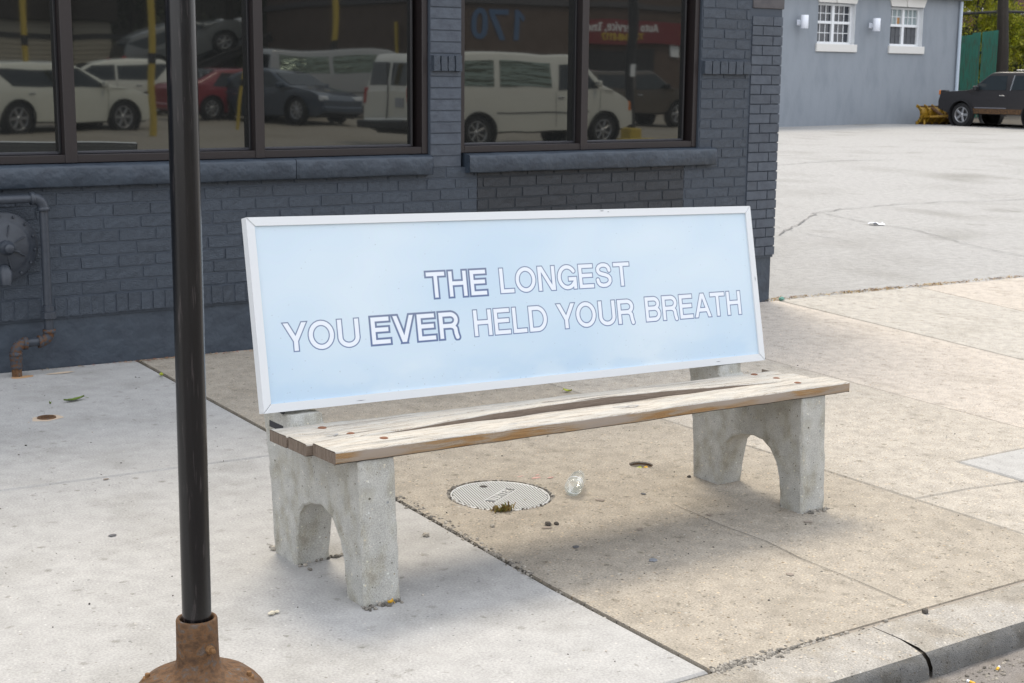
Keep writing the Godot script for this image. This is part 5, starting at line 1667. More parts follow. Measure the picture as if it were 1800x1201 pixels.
# ---------------------------------------------------------------- right edge of the lot
func yard() -> void:
	var p := mat("truck_black", lin(0.016, 0.014, 0.015), 0.38)
	p.clearcoat_enabled = true; p.clearcoat = 0.4; p.clearcoat_roughness = 0.15
	var t := car("plow_truck", "worn black two-door utility truck with a yellow snow plow at its nose", "truck", "", blazer(), Vector3(37.43, lot_top(37.4, -19.5), -19.46), Vector2(0, -1), p)
	var c := blazer()
	for s in [1.0, -1.0]:
		obj("rusty_rocker_panel", side_panel(c, s, -0.82, 0.84, 0.40, -0.86, 0.88, 0.545, 0.004, 8, 2), M.sill_rust, t)
		obj("side_trim", side_panel(c, s, -0.30, 0.80, 0.56, -0.30, 0.80, 0.585, 0.012, 6, 1), mat("trim_grey", lin(0.16, 0.16, 0.18), 0.4), t)
		obj("window_trim", side_panel(c, s, -0.44, -0.40, 1.08, -0.52, -0.48, 1.52, 0.012, 1, 4), M.chrome, t)
	obj("grille", boxm(Vector3(2.13, 0.78, 0), Vector3(0.05, 0.24, 1.2), 0.01), M.trim_dark, t)
	for s in [1.0, -1.0]:
		for wx in [1.275, -1.275]:
			var arch := begin(true)
			for i in 12:
				var a0 := PI * i / 12.0; var a1 := PI * (i + 1) / 12.0
				for q in [[0.395, 0.455]]:
					var zz: float = s * 0.835
					quad(arch, Vector3(wx + cos(a0) * q[0], 0.37 + sin(a0) * q[0], zz), Vector3(wx + cos(a0) * q[1], 0.37 + sin(a0) * q[1], zz), Vector3(wx + cos(a1) * q[1], 0.37 + sin(a1) * q[1], zz), Vector3(wx + cos(a1) * q[0], 0.37 + sin(a1) * q[0], zz))
			obj("wheel_arch_flare", done(arch), M.trim_dark, t)
	obj("roof_rail", boxm(Vector3(-0.9, 1.66, -0.5), Vector3(1.1, 0.04, 0.04), 0.01), M.chrome, t)
	obj("plow_lamp", boxm(Vector3(2.02, 1.0, -0.66), Vector3(0.20, 0.15, 0.2), 0.02), M.trim_dark, t)
	obj("plow_lamp_lens", boxm(Vector3(2.15, 1.0, -0.66), Vector3(0.07, 0.14, 0.19), 0.02), M.orange_lamp, t)
	obj("plow_lamp_post", boxm(Vector3(2.13, 0.68, -0.66), Vector3(0.05, 0.55, 0.05)), M.plow_yellow, t)
	# the plow: a curved blade with ribs, a cutting edge, and its pushing frame
	var plow := holder("snow_plow", t)
	plow.position.x = -0.18
	var st := begin(true)
	var prof := [Vector2(2.93, 0.06), Vector2(2.86, 0.12), Vector2(2.79, 0.22), Vector2(2.77, 0.34), Vector2(2.80, 0.46), Vector2(2.88, 0.55), Vector2(2.96, 0.59)]
	for k in prof.size() - 1:
		var a: Vector2 = prof[k]; var b: Vector2 = prof[k + 1]
		quad(st, Vector3(a.x, a.y, -1.05), Vector3(b.x, b.y, -1.05), Vector3(b.x, b.y, 1.05), Vector3(a.x, a.y, 1.05))
	obj("blade", done(st), M.plow_yellow, plow)
	for k in 7:
		var z := lerpf(-1.04, 1.04, k / 6.0)
		var s2 := begin()
		for i in prof.size() - 1:
			var a: Vector2 = prof[i]; var b: Vector2 = prof[i + 1]
			var m := (a + b) / 2
			box(s2, Vector3(m.x - 0.04, m.y, z), Vector3(0.09, a.distance_to(b) + 0.03, 0.025), 0.0, Basis(Vector3.BACK, atan2(b.y - a.y, b.x - a.x) - PI / 2))
		obj("rib", done(s2), M.plow_yellow, plow)
	obj("cutting_edge", boxm(Vector3(2.92, 0.06, 0), Vector3(0.03, 0.12, 2.1)), M.rust, plow)
	obj("top_bar", boxm(Vector3(2.90, 0.575, 0), Vector3(0.07, 0.03, 2.08)), M.rust, plow)
	obj("mid_bar", boxm(Vector3(2.72, 0.27, 0), Vector3(0.06, 0.06, 1.9)), M.plow_yellow, plow)
	for s in [-1, 1]:
		obj("push_arm", tubem([Vector3(2.75, 0.25, s * 0.7), Vector3(2.1, 0.30, s * 0.35)], 0.04, 10), M.plow_yellow, plow)
		obj("trip_spring", tubem([Vector3(2.83, 0.52, s * 0.45), Vector3(2.45, 0.30, s * 0.4)], 0.045, 10), M.rust, plow)
		obj("plow_shoe", lathem([Vector2(0.0, 0.0), Vector2(0.08, 0.0), Vector2(0.07, 0.03), Vector2(0.03, 0.05), Vector2(0.025, 0.2)], 14, Transform3D(Basis(), Vector3(2.68, -0.02, s * 0.95))), M.plow_yellow, plow)
	obj("lift_frame", boxm(Vector3(2.28, 0.42, 0), Vector3(0.10, 0.42, 0.8), 0.01), M.rust, plow)
	# sheet metal fence
	var f := thing("sheet_metal_fence", "green painted corrugated metal fence streaked with rust beside the tree trunk", "fence", Vector3(0, 0, 0))
	for k in 5:
		var s3 := begin()
		var x0 := 41.75 + k * 0.46
		var lean := 0.03 * (k % 3)
		for i in 8:
			var xa := x0 + i * 0.056; var xb := xa + 0.056
			var za := -25.0 - (0.05 if i % 2 == 0 else 0.0) - lean; var zb := -25.0 - (0.05 if i % 2 == 1 else 0.0) - lean
			var ya := 3.06 + (xa - 41.7) * 0.10 + (0.05 if k > 1 else 0.0)
			quad(s3, Vector3(xa, -0.1, za), Vector3(xa, ya, za), Vector3(xb, ya + 0.005, zb), Vector3(xb, -0.1, zb))
			quad(s3, Vector3(xa, -0.1, za - 0.004), Vector3(xb, -0.1, zb - 0.004), Vector3(xb, ya + 0.005, zb - 0.004), Vector3(xa, ya, za - 0.004))
		obj("sheet", done(s3), M.green_sheet, f)
	obj("fence_rail", span(Vector3(41.7, 2.5, -25.2), Vector3(44.1, 2.6, -25.12)), M.bark, f)
	obj("fence_rail", span(Vector3(41.7, 0.6, -25.2), Vector3(44.1, 0.7, -25.12)), M.bark, f)
	# wire hung with creeper across the trees
	var wv := thing("creeper_wire", "dark wire hung with creeper above the green fence, before yellow leaves", "wire", Vector3.ZERO)
	var pts := []
	for k in 15: pts.append(Vector3(39.6 + k * 0.8, 4.02 - 0.12 * sin(k * 0.45) * sin(PI * k / 14.0), -26.8 + 0.02 * k))
	obj("wire", tubem(pts, 0.05, 6), M.wire, wv)
	leaf_mat("leaf_yellow", Color(1, 1, 1), Color(0.95, 0.98, 0.4))
	leaf_mat("leaf_green", Color(1, 1, 1), Color(0.45, 0.55, 0.2))
	var tw := []; var tt := []
	for k in 260:
		var i: Vector3 = pts[rng.randi() % 14].lerp(pts[1 + rng.randi() % 13], 0.0)
		tw.append(Transform3D(Basis.from_euler(Vector3(rng.randf() * 6, rng.randf() * 6, rng.randf() * 6)).scaled(Vector3.ONE * (0.08 + rng.randf() * 0.1)), i + Vector3((rng.randf() - 0.5) * 0.8, rng.randfn() * 0.06, rng.randfn() * 0.06)))
		tt.append(Color(0.03, 0.035, 0.015) * (0.6 + rng.randf()))
	copies("creeper", leaf_mesh(), M.leaf_green, tw, wv, tt)
	var ytint := [Color(0.30, 0.31, 0.03), Color(0.38, 0.38, 0.04), Color(0.16, 0.20, 0.03), Color(0.24, 0.23, 0.04), Color(0.50, 0.48, 0.08)]
	var gtint := [Color(0.05, 0.075, 0.02), Color(0.09, 0.11, 0.025), Color(0.14, 0.14, 0.03)]
	var main := tree("tall_tree", "tree with a thick dark trunk leaning left beside the green fence", "tree", Vector3(45.65, 0.2, -26.0), 11.0, 3.2, 5.2, 2200, 0.20, M.leaf_yellow, ytint, "", 601, 0.22, Vector3(-0.55, 0, 0))
	var sp := [[42.0, -29.5, 6.2, 2.3, 0.6, 0], [45.0, -30.5, 7.0, 2.6, 0.8, 0], [48.0, -29.0, 6.4, 2.4, 0.5, 0], [51.0, -30.0, 7.5, 2.8, 0.5, 1], [40.6, -28.4, 4.4, 1.3, 0.3, 0], [47.0, -34.0, 9.0, 3.2, 1.0, 1], [43.5, -35.0, 8.5, 3.0, 1.0, 0]]
	var names := ["small yellow green tree right behind the downspout corner", "yellow leafed tree behind the leaning trunk", "yellow tree right of the trunk at the picture's edge", "green tree at the far right edge above the truck", "thin yellow sapling between grey wall and green fence", "tall green tree deep behind the trunk", "tall pale yellow tree behind the green fence"]
	for k in sp.size():
		var q: Array = sp[k]
		tree("yellow_tree", names[k], "tree", Vector3(q[0], 0.2, q[1]), q[2], q[3], q[4], 8500, 0.27, M.leaf_yellow if q[5] == 0 else M.leaf_green, ytint if q[5] == 0 else gtint, "autumn trees beyond the lot", 610 + k, 0.09)
	# evergreen by the truck
	var e := thing("evergreen_shrub", "dark green evergreen branches hanging above the black truck's roof", "shrub", Vector3(46.6, 0.2, -24.2))
	obj("trunk", tubem([Vector3(0, -0.1, 0), Vector3(0.1, 3.6, 0)], [0.09, 0.03], 10), M.bark, e)
	leaf_mat("needle", Color(1, 1, 1), Color(0.03, 0.06, 0.03))
	var nw := []; var nt := []
	for k in 26:
		var a := k * 2.4; var y := 1.1 + 2.0 * k / 26.0
		var L := 1.75 - 0.55 * (y - 1.1)
		var d := Vector3(cos(a), 0.12, sin(a))
		obj("branch", tubem([Vector3(0, y, 0), Vector3(0, y, 0) + d * L * 0.5 + Vector3(0, 0.05, 0), Vector3(0, y - 0.08, 0) + d * L], [0.03, 0.02, 0.006], 6), M.bark, e)
		for i in 75:
			var u := 0.25 + 0.75 * rng.randf()
			nw.append(Transform3D(Basis.from_euler(Vector3(rng.randf() * 6, rng.randf() * 6, rng.randf() * 6)).scaled(Vector3(0.13, 0.13, 0.06)), Vector3(0, y - 0.04, 0) + d * L * u + Vector3(rng.randfn() * 0.09, rng.randfn() * 0.07, rng.randfn() * 0.09)))
			nt.append(Color(0.02, 0.052, 0.024) * (0.7 + rng.randf() * 0.7))
	copies("needles", leaf_mesh(), M.needle, nw, e, nt)
	var rh := thing("red_brick_house", "dark red house glimpsed through the yellow leaves", "house", Vector3.ZERO)
	obj("wall", span(Vector3(66, 0, -50), Vector3(75.6, 11, -44)), M.red_house, rh)
	obj("cornice", span(Vector3(65.8, 5.3, -43.99), Vector3(75.8, 5.55, -43.7)), M.white_stone, rh)
	obj("roof", span(Vector3(65.6, 11.01, -50.2), Vector3(76, 11.6, -43.7)), M.coping, rh)
	var wh := thing("pale_house", "pale house wall glimpsed behind the trees at the far right", "house", Vector3.ZERO)
	obj("wall", span(Vector3(77, 0, -52), Vector3(110, 9, -46)), M.beige if M.has("beige") else M.white_stone, wh)
	obj("roof", span(Vector3(76.6, 9.01, -52.4), Vector3(110.4, 10.5, -45.7)), M.coping, wh)
	var hd := thing("undergrowth", "dark tangled undergrowth behind the green fence and the truck", "undergrowth", Vector3.ZERO)
	var hw := []; var ht := []
	for k in 9000:
		var x := 39.8 + rng.randf() * 16.0
		var y := pow(rng.randf(), 1.5) * 3.6
		hw.append(Transform3D(Basis.from_euler(Vector3(rng.randf() * 6, rng.randf() * 6, rng.randf() * 6)).scaled(Vector3.ONE * (0.16 + rng.randf() * 0.2)), Vector3(x, y, -28.2 - rng.randf() * 2.2)))
		var cc: Color = [Color(0.02, 0.022, 0.01), Color(0.045, 0.05, 0.015), Color(0.09, 0.09, 0.02), Color(0.05, 0.035, 0.02)][rng.randi() % 4]
		ht.append(cc * (0.6 + rng.randf() * 0.8))
	var hm := copies("leaves", leaf_mesh(), M.leaf_green, hw, hd, ht)

# ---------------------------------------------------------------- small things on the pavement
func on_walk(x: float, z: float, lift := 0.0) -> Vector3: return Vector3(x, gy(x, z) + lift, z)

func pebble_mesh(seed_: int) -> ArrayMesh:
	var r := RandomNumberGenerator.new()
	r.seed = seed_
	var st := begin()
	var P := []
	for j in 5:
		var row := []
		for i in 7:
			var a := TAU * (i % 7) / 7; var b := PI * j / 4.0
			row.append(Vector3(cos(a) * sin(b), cos(b) * 0.7, sin(a) * sin(b)) * (0.75 + r.randf() * 0.45))
		row[0] = row[0]
		P.append(row)
	for j in 4:
		for i in 7:
			var i2 := (i + 1) % 7
			quad(st, P[j][i] if j > 0 else P[0][0], P[j][i2] if j > 0 else P[0][0], P[j + 1][i2] if j < 3 else P[4][0], P[j + 1][i] if j < 3 else P[4][0])
	return done(st)

func flat_leaf(L: float, w: float, curl: float) -> ArrayMesh:
	var st := begin(true)
	var n := 8
	for i in n:
		var t0 := float(i) / n; var t1 := float(i + 1) / n
		var P := func(t: float, s: float) -> Vector3:
			return Vector3((t - 0.5) * L, 0.004 + curl * (pow(2.0 * t - 1.0, 2.0) + absf(s) * 0.8) * 0.5, s * w / 2 * sin(PI * clampf(t * 0.94 + 0.03, 0, 1)) * (1.0 + 0.25 * sin(t * 21.0)))
		quad(st, P.call(t0, -1), P.call(t1, -1), P.call(t1, 0), P.call(t0, 0))
		quad(st, P.call(t0, 0), P.call(t1, 0), P.call(t1, 1), P.call(t0, 1))
	return done(st)

func blot(rx: float, rz: float, seed_: int) -> ArrayMesh:
	var r := RandomNumberGenerator.new()
	r.seed = seed_
	var st := begin()
	var pts := []
	for k in 14: pts.append(Vector3(cos(TAU * k / 14) * rx, 0, sin(TAU * k / 14) * rz) * (0.75 + r.randf() * 0.4))
	for k in 14:
		tri(st, Vector3(0, 0.0016, 0), pts[k] * 0.8 + Vector3(0, 0.0014, 0), pts[(k + 1) % 14] * 0.8 + Vector3(0, 0.0014, 0))
		quad(st, pts[k] * 0.8 + Vector3(0, 0.0014, 0), pts[k], pts[(k + 1) % 14], pts[(k + 1) % 14] * 0.8 + Vector3(0, 0.0014, 0))
	return done(st)

func pavement_bits() -> void:
	# ---- utility cover: raised parallel ribs, a lettered band, a lifting hole
	var C := Vector2(3.11, 3.022)
	var cast := mat("cast_iron", lin(0.58, 0.58, 0.57), 0.45, 0.35)
	var cov := thing("utility_cover", "round ribbed metal utility cover set in the tan pavement", "manhole cover", on_walk(C.x, C.y))
	cov.basis = Basis(Vector3(1, -0.013, 0), Vector3(0.013, 1, 0.02).normalized(), Vector3(0, -0.02, 1)).orthonormalized()
	var R := 0.192
	obj("plate", lathem([Vector2(0, -0.005), Vector2(R - 0.004, -0.005), Vector2(R, -0.008), Vector2(R, -0.02)], 56), mat("cast_iron_low", lin(0.13, 0.125, 0.115), 0.7, 0.2), cov)
	obj("rim_ring", lathem([Vector2(R - 0.008, -0.006), Vector2(R - 0.007, -0.001), Vector2(R - 0.002, -0.001), Vector2(R, -0.005)], 56), cast, cov)
	var bd := Vector2(0.86, -0.50).normalized()     # along the lettered band
	var rd := Vector2(-0.28, 0.96).normalized()                   # along the ribs
	var rn := Vector2(-rd.y, rd.x)
	var ang := atan2(-rd.y, rd.x)
	for k in range(-17, 18):
		var off := k * 0.0105
		var half := sqrt(maxf(0.0, pow(R - 0.011, 2.0) - off * off))
		if half < 0.012: continue
		# split at the band
		var segs := [[-half, half]]
		var lo := 1e9; var hi := -1e9
		for i in 81:
			var s := lerpf(-half, half, i / 80.0)
			var p := rn * off + rd * s
			var u := p.dot(bd); var v := p.dot(Vector2(-bd.y, bd.x))
			if absf(u) < 0.098 and absf(v) < 0.024: lo = minf(lo, s); hi = maxf(hi, s)
		if hi > lo: segs = [[-half, lo - 0.003], [hi + 0.003, half]]
		var st := begin()
		var any := false
		for s in segs:
			if s[1] - s[0] < 0.006: continue
			any = true
			var m: Vector2 = rn * off + rd * ((s[0] + s[1]) / 2)
			box(st, Vector3(m.x, -0.0035, m.y), Vector3(s[1] - s[0], 0.007, 0.0068), 0.0012, Basis(Vector3.UP, ang))
		if any: obj("rib", done(st), cast, cov)
	var bang := atan2(-bd.y, bd.x)
	for s in [-1, 1]:
		var v: Vector2 = Vector2(-bd.y, bd.x) * 0.0225 * s
		var st := begin()
		box(st, Vector3(v.x, -0.0035, v.y), Vector3(0.20, 0.007, 0.0045), 0.001, Basis(Vector3.UP, bang))
		obj("band_edge", done(st), cast, cov)
	var font := SystemFont.new(); font.font_names = PackedStringArray(["Droid Sans"]); font.font_weight = 700
	var tm := TextMesh.new()
	tm.font = font; tm.text = "WATER"; tm.font_size = 64; tm.pixel_size = 0.036 / 47.0; tm.depth = 0.006
	var lt := obj("lettering", tm, cast, cov)
	lt.basis = Basis(Vector3.UP, bang) * Basis(Vector3.RIGHT, -PI / 2)
	lt.position = Vector3(0, -0.003, 0)
	obj("lifting_hole", lathem([Vector2(0, 0.0008), Vector2(0.014, 0.0008), Vector2(0.016, 0.0)], 18, Transform3D(Basis(), Vector3(0.009, 0.0, -0.126))), M.crack, cov)
	# grass tuft at its edge
	var gt := thing("grass_tuft", "small dry grass tuft at the near edge of the utility cover", "grass", on_walk(3.005, 3.20, -0.01))
	leaf_mat("dry_grass", Color(1, 1, 1), Color(0.3, 0.3, 0.1))
	var gs := begin()
	var blades := []; var btint := []
	tri(gs, Vector3(-0.0022, 0, 0), Vector3(0.0022, 0, 0), Vector3(0.004, 0.02, 0.012)); tri(gs, Vector3(-0.0022, 0, 0), Vector3(0.004, 0.02, 0.012), Vector3(0.0, 0.018, 0.011))
	var gm := done(gs)
	for k in 150:
		var a := rng.randf() * TAU
		blades.append(Transform3D(Basis(Vector3.UP, a).scaled(Vector3.ONE * (0.6 + rng.randf() * 1.1)), Vector3(rng.randfn() * 0.022, 0.0, rng.randfn() * 0.009 - 0.01)))
		btint.append([Color(0.25, 0.18, 0.05), Color(0.16, 0.17, 0.04), Color(0.30, 0.22, 0.08), Color(0.13, 0.08, 0.03)][rng.randi() % 4])
	copies("blades", gm, M.dry_grass, blades, gt, btint)
	# ---- glass bottle lying on its side, its base towards us
	var bt := thing("glass_bottle", "empty clear glass bottle lying beside the utility cover", "bottle", on_walk(3.335, 3.185, 0.0355))
	var gl := mat("bottle_glass", Color(0.80, 0.84, 0.82, 0.22), 0.05)
	gl.transparency = BaseMaterial3D.TRANSPARENCY_ALPHA
	gl.cull_mode = BaseMaterial3D.CULL_DISABLED
	bt.transform = along(Vector3(0.71, -0.004, -0.70), bt.position)
	obj("glass", lathem([Vector2(0.0, 0.006), Vector2(0.02, 0.004), Vector2(0.028, 0.0), Vector2(0.033, 0.004), Vector2(0.034, 0.012), Vector2(0.034, 0.125), Vector2(0.031, 0.143), Vector2(0.022, 0.158), Vector2(0.018, 0.166), Vector2(0.018, 0.188), Vector2(0.020, 0.189), Vector2(0.020, 0.197), Vector2(0.016, 0.197)], 40), gl, bt)
	obj("label_remnant", tubem([Vector3(0, 0.045, 0), Vector3(0, 0.052, 0)], 0.0344, 30, false), M.white_metal, bt)
	# ---- hole in the slab, with leaves in it
	var pit := thing("pavement_hole", "small round hole in the pavement behind the right bench support", "hole", on_walk(3.875, 2.955))
	obj("pipe_wall", lathem([Vector2(0.049, -0.006), Vector2(0.046, -0.02), Vector2(0.046, -0.09)], 28), M.rust, pit)
	obj("dirt", lathem([Vector2(0.0, -0.022), Vector2(0.048, -0.034)], 20), M.soil, pit)
	mat("leaf_lime", lin(0.32, 0.36, 0.03), 0.6); mat("leaf_gold", lin(0.62, 0.36, 0.02), 0.6); mat("leaf_brown", lin(0.22, 0.11, 0.045), 0.8); mat("leaf_olive", lin(0.10, 0.15, 0.02), 0.6)
	for q in [[3.855, 2.965, 0.04, "leaf_lime", "lime green leaf lying in the small pavement hole"], [3.885, 2.972, 0.03, "leaf_gold", "pale golden leaf lying in the small pavement hole"]]:
		var l := thing("leaf", q[4], "leaf", on_walk(q[0], q[1], -0.016), 0.6)
		obj("blade", flat_leaf(q[2], q[2] * 0.6, 0.008), M[q[3]], l)
	# ---- leaves and litter
	for q in [[2.235, 0.775, 0.115, 0.035, "leaf_olive", 0.3, "long green leaf on the pale pavement near the gas pipe"], [2.80, 0.45, 0.05, 0.022, "leaf_lime", 1.2, "small yellow green leaf near the wall behind the black pole"], [2.155, 3.805, 0.022, 0.015, "leaf_gold", 0.2, "tiny golden leaf at the foot of the near bench leg"], [4.44, 1.72, 0.05, 0.03, "leaf_lime", 2.0, "small yellow leaf seen in the gap under the sign"], [4.40, 2.20, 0.035, 0.02, "leaf_gold", 2.0, "golden leaf lying in the pavement joint behind the bench"], [2.115, 0.80, 0.015, 0.008, "leaf_olive", 2.0, "tiny green scrap left of the long green leaf"]]:
		var l := thing("leaf", q[6], "leaf", on_walk(q[0], q[1], 0.001), q[5])
		obj("blade", flat_leaf(q[2], q[3], 0.018), M[q[4]], l)
		obj("stalk", tubem([Vector3(q[2] * 0.48, 0.012, 0), Vector3(q[2] * 0.7, 0.003, 0.004)], 0.0009, 5), M[q[4]], l)
	var sh := thing("litter", "cream coloured crumb of litter on the near pavement left of the bench", "litter", on_walk(1.817, 3.69, 0.006), 0.5)
	mat("cream", lin(0.62, 0.57, 0.45), 0.8)
	var lump := obj("crumb", pebble_mesh(5), M.cream, sh); lump.scale = Vector3(0.014, 0.008, 0.009)
	lump = obj("crumb", pebble_mesh(6), M.cream, sh); lump.scale = Vector3(0.010, 0.006, 0.007); lump.position = Vector3(0.016, -0.001, 0.006)
	var pp := thing("paper_scrap", "crumpled white paper scrap on the grey parking lot", "paper", Vector3(12.73, lot_top(12.73, -3.4) + 0.004, -3.4), -0.6)
	var ps := begin()
	var G := []
	for j in 4:
		var row := []
		for i in 6: row.append(Vector3((i - 2.5) * 0.045, 0.02 + (rng.randf() - 0.4) * 0.05, (j - 1.5) * 0.045))
		G.append(row)
	pp.scale = Vector3(0.75, 0.6, 0.75)
	for j in 3:
		for i in 5: quad(ps, G[j][i], G[j][i + 1], G[j + 1][i + 1], G[j + 1][i])
	obj("sheet", done(ps), M.white_metal, pp)
	# rusty round cap and its stain
	var cap := thing("valve_cap", "small rusty round valve cap in the pale pavement", "valve cap", on_walk(2.02, 1.035))
	mat("stain_rust", lin(0.50, 0.40, 0.30), 0.9); mat("stain_orange", lin(0.40, 0.24, 0.12), 0.9)
	obj("stain", blot(0.075, 0.06, 3), M.stain_rust, cap)
	obj("lid", lathem([Vector2(0, 0.003), Vector2(0.030, 0.004), Vector2(0.033, 0.0065), Vector2(0.040, 0.0065), Vector2(0.042, 0.001)], 28), M.rust, cap)
	for k in 3:
		obj("rib", boxm(Vector3(0, 0.005, (k - 1) * 0.018), Vector3(0.046 - absf(k - 1) * 0.01, 0.003, 0.006)), M.rust, cap)
	var rs := thing("rust_stain", "orange rust stain round the foot of the gas pipe", "stain", on_walk(2.19, 0.14))
	obj("blotch", blot(0.06, 0.035, 8), M.stain_orange, rs)
	var rs2 := obj("blotch", blot(0.07, 0.02, 9), M.stain_rust, rs); rs2.position = Vector3(0.19, 0.0, 0.0)
	mat("spray_pink", lin(0.50, 0.30, 0.26), 0.9)
	var sp := thing("spray_mark", "faint pink spray paint mark behind the utility cover", "paint mark", on_walk(3.37, 2.90))
	for q in [[0.0, 0.0, 0.022, 0.010], [0.05, 0.03, 0.016, 0.006], [-0.04, -0.05, 0.020, 0.005], [0.03, -0.03, 0.010, 0.006]]:
		obj("fleck", blot(q[2], q[3], int(q[2] * 4000)), M.spray_pink, sp).position = Vector3(q[0], 0.0005, q[1])
	# trodden gum and tar spots
	mat("gum", lin(0.10, 0.10, 0.105), 0.8); mat("gum_blue", lin(0.20, 0.21, 0.23), 0.8); mat("gum_brown", lin(0.24, 0.20, 0.165), 0.85)
	var gum := [[1.68, 2.76, 0.017, "gum", "round grey gum spot on the open pale pavement"], [3.12, 3.90, 0.022, "gum_blue", "bluish gum spot on the tan slab before the bench"], [3.60, 3.29, 0.015, "gum", "dark gum spot right of the glass bottle"], [3.40, 3.27, 0.022, "gum_brown", "flat brown scrap beside the glass bottle"], [3.02, 3.44, 0.022, "gum_brown", "pale brown gum spot before the utility cover"], [3.30, 3.62, 0.02, "gum_brown", "brown gum spot in the shade under the bench front"], [3.64, 3.62, 0.018, "gum_brown", "brown gum spot near the hairline crack"], [3.42, 4.24, 0.018, "gum_brown", "brown gum spot on the tan slab near the kerb"], [3.90, 3.87, 0.020, "gum_brown", "gum spot just left of the near right bench foot"], [1.90, 2.10, 0.014, "gum_brown", "small gum spot beside the long pavement joint"], [2.98, 3.66, 0.02, "gum", "dark gum spot at the middle of the bench's shade"]]
	for k in gum.size():
		var q: Array = gum[k]
		var g := obj("gum_spot", blot(q[2] * 0.85, q[2] * 0.65, 20 + k), M[q[3]])
		g.position = on_walk(q[0], q[1], 0.0022)
		g.rotation.y = k * 0.7
		tag(g, q[4], "gum spot", "gum spots on the pavement")
	# loose stones
	var peb := [pebble_mesh(1), pebble_mesh(2), pebble_mesh(3)]
	mat("stone", lin(0.36, 0.33, 0.28), 0.9); mat("stone_dark", lin(0.075, 0.065, 0.055), 0.9)
	var big := [[2.085, 3.165, 0.013, "stone", "grey pebble at the far left bench foot"], [2.19, 3.32, 0.009, "stone", "pale pebble in front of the far left bench foot"], [2.10, 3.36, 0.008, "stone", "small pebble in the shade left of the near bench leg"], [3.045, 3.415, 0.012, "stone_dark", "dark pebble left of two under the bench"], [3.075, 3.425, 0.010, "stone_dark", "dark pebble right of two under the bench"], [2.86, 3.33, 0.010, "stone", "pebble before the utility cover's left edge"], [2.60, 3.30, 0.012, "stone", "pale pebble beside the crumbled joint"], [3.92, 3.20, 0.009, "stone_dark", "dark pebble near the far right bench foot"], [3.53, 4.70, 0.012, "stone_dark", "dark pebble on the kerb joint"]]
	for k in big.size():
		var q: Array = big[k]
		var s := obj("pebble", peb[k % 3], M[q[3]])
		s.position = on_walk(q[0], q[1], q[2] * 0.4)
		s.scale = Vector3.ONE * q[2]
		s.rotation.y = k * 1.3
		tag(s, q[4], "pebble", "loose pebbles on the pavement")
	var where := []; var tints := []
	var add := func(x: float, z: float, s: float, dark: float, lift := 0.0):
		where.append(Transform3D(Basis.from_euler(Vector3(rng.randf() * 3, rng.randf() * 6, 0)).scaled(Vector3.ONE * s), on_walk(x, z, lift + s * 0.3)))
		var g := (0.10 + rng.randf() * 0.34) * dark
		tints.append(Color(g * 1.06, g * 0.97, g * 0.84))
	for k in 420:   # crumbled joint in front of the near support
		var z := 2.85 + rng.randf() * 0.95
		add.call(lerpf(2.765, 2.69, (z - 2.8) / 1.0) + rng.randfn() * 0.016, z, 0.0022 + rng.randf() * rng.randf() * 0.008, 0.95, -0.004)
	for k in 260:
		var z := 2.0 + rng.randf() * 2.68
		add.call(lerpf(2.78, 2.62, (z - 2.0) / 2.68) + rng.randfn() * 0.010, z, 0.002 + rng.randf() * 0.004, 0.8, -0.008)
	for k in 380:   # where the joints meet at the kerb
		add.call(2.66 + absf(rng.randfn()) * 0.22, 4.685 + rng.randfn() * 0.014, 0.0025 + rng.randf() * 0.006, 0.85, -0.004)
	for k in 200:
		add.call(2.8 + rng.randf() * 3.0, 4.682 + rng.randfn() * 0.006, 0.002 + rng.randf() * 0.003, 0.7, -0.008)
	for k in 260:   # round the utility cover
		var a := rng.randf() * TAU
		var w := 1.0 if cos(a - 3.0) > 0.2 or cos(a + 0.4) > 0.5 else 0.35
		if rng.randf() < w: add.call(C.x + cos(a) * (0.200 + rng.randfn() * 0.005), C.y + sin(a) * (0.200 + rng.randfn() * 0.005), 0.002 + rng.randf() * 0.005, 0.9, -0.004)
	for k in 150:   # under the feet of the bench
		var f: Array = [[2.14, 3.79, 0.07, 0.01], [2.21, 3.335, 0.06, 0.008], [2.09, 3.26, 0.008, 0.07], [4.03, 3.79, 0.07, 0.008]][rng.randi() % 4]
		add.call(f[0] + (rng.randf() * 2 - 1) * f[2], f[1] + rng.randfn() * f[3], 0.002 + rng.randf() * 0.006, 0.7)
	for k in 420:   # specks scattered everywhere
		add.call(1.2 + rng.randf() * 5.0, 0.3 + rng.randf() * 4.3, 0.0012 + rng.randf() * rng.randf() * 0.004, 0.3 if rng.randf() < 0.7 else 1.2)
	for k in 60:   # in the crack of the kerb
		var u := rng.randf()
		add.call(lerpf(3.292, 3.285, u) + rng.randfn() * 0.004, lerpf(4.74, 4.90, u), 0.002 + rng.randf() * 0.004, 0.7, -0.014 - 0.03 * u)
	for k in 260:   # in the gutter
		var x := 3.0 + rng.randf() * 2.0
		where.append(Transform3D(Basis.from_euler(Vector3(rng.randf() * 3, rng.randf() * 6, 0)).scaled(Vector3.ONE * (0.002 + rng.randf() * 0.005)), Vector3(x, gy(x, 4.8) - 0.080, 4.95 + absf(rng.randfn()) * 0.05)))
		var g := 0.1 + rng.randf() * 0.25
		tints.append(Color(g, g * 0.9, g * 0.75))
	mat("grit", Color(1, 1, 1), 0.95).vertex_color_use_as_albedo = true
	var grit := copies("grit", peb[0], M.grit, where, self, tints)
	tag(grit, "loose grit and gravel in the pavement joints", "gravel")
	# leaf litter along the lot's edge and the wall
	var lw := []; var ltint := []
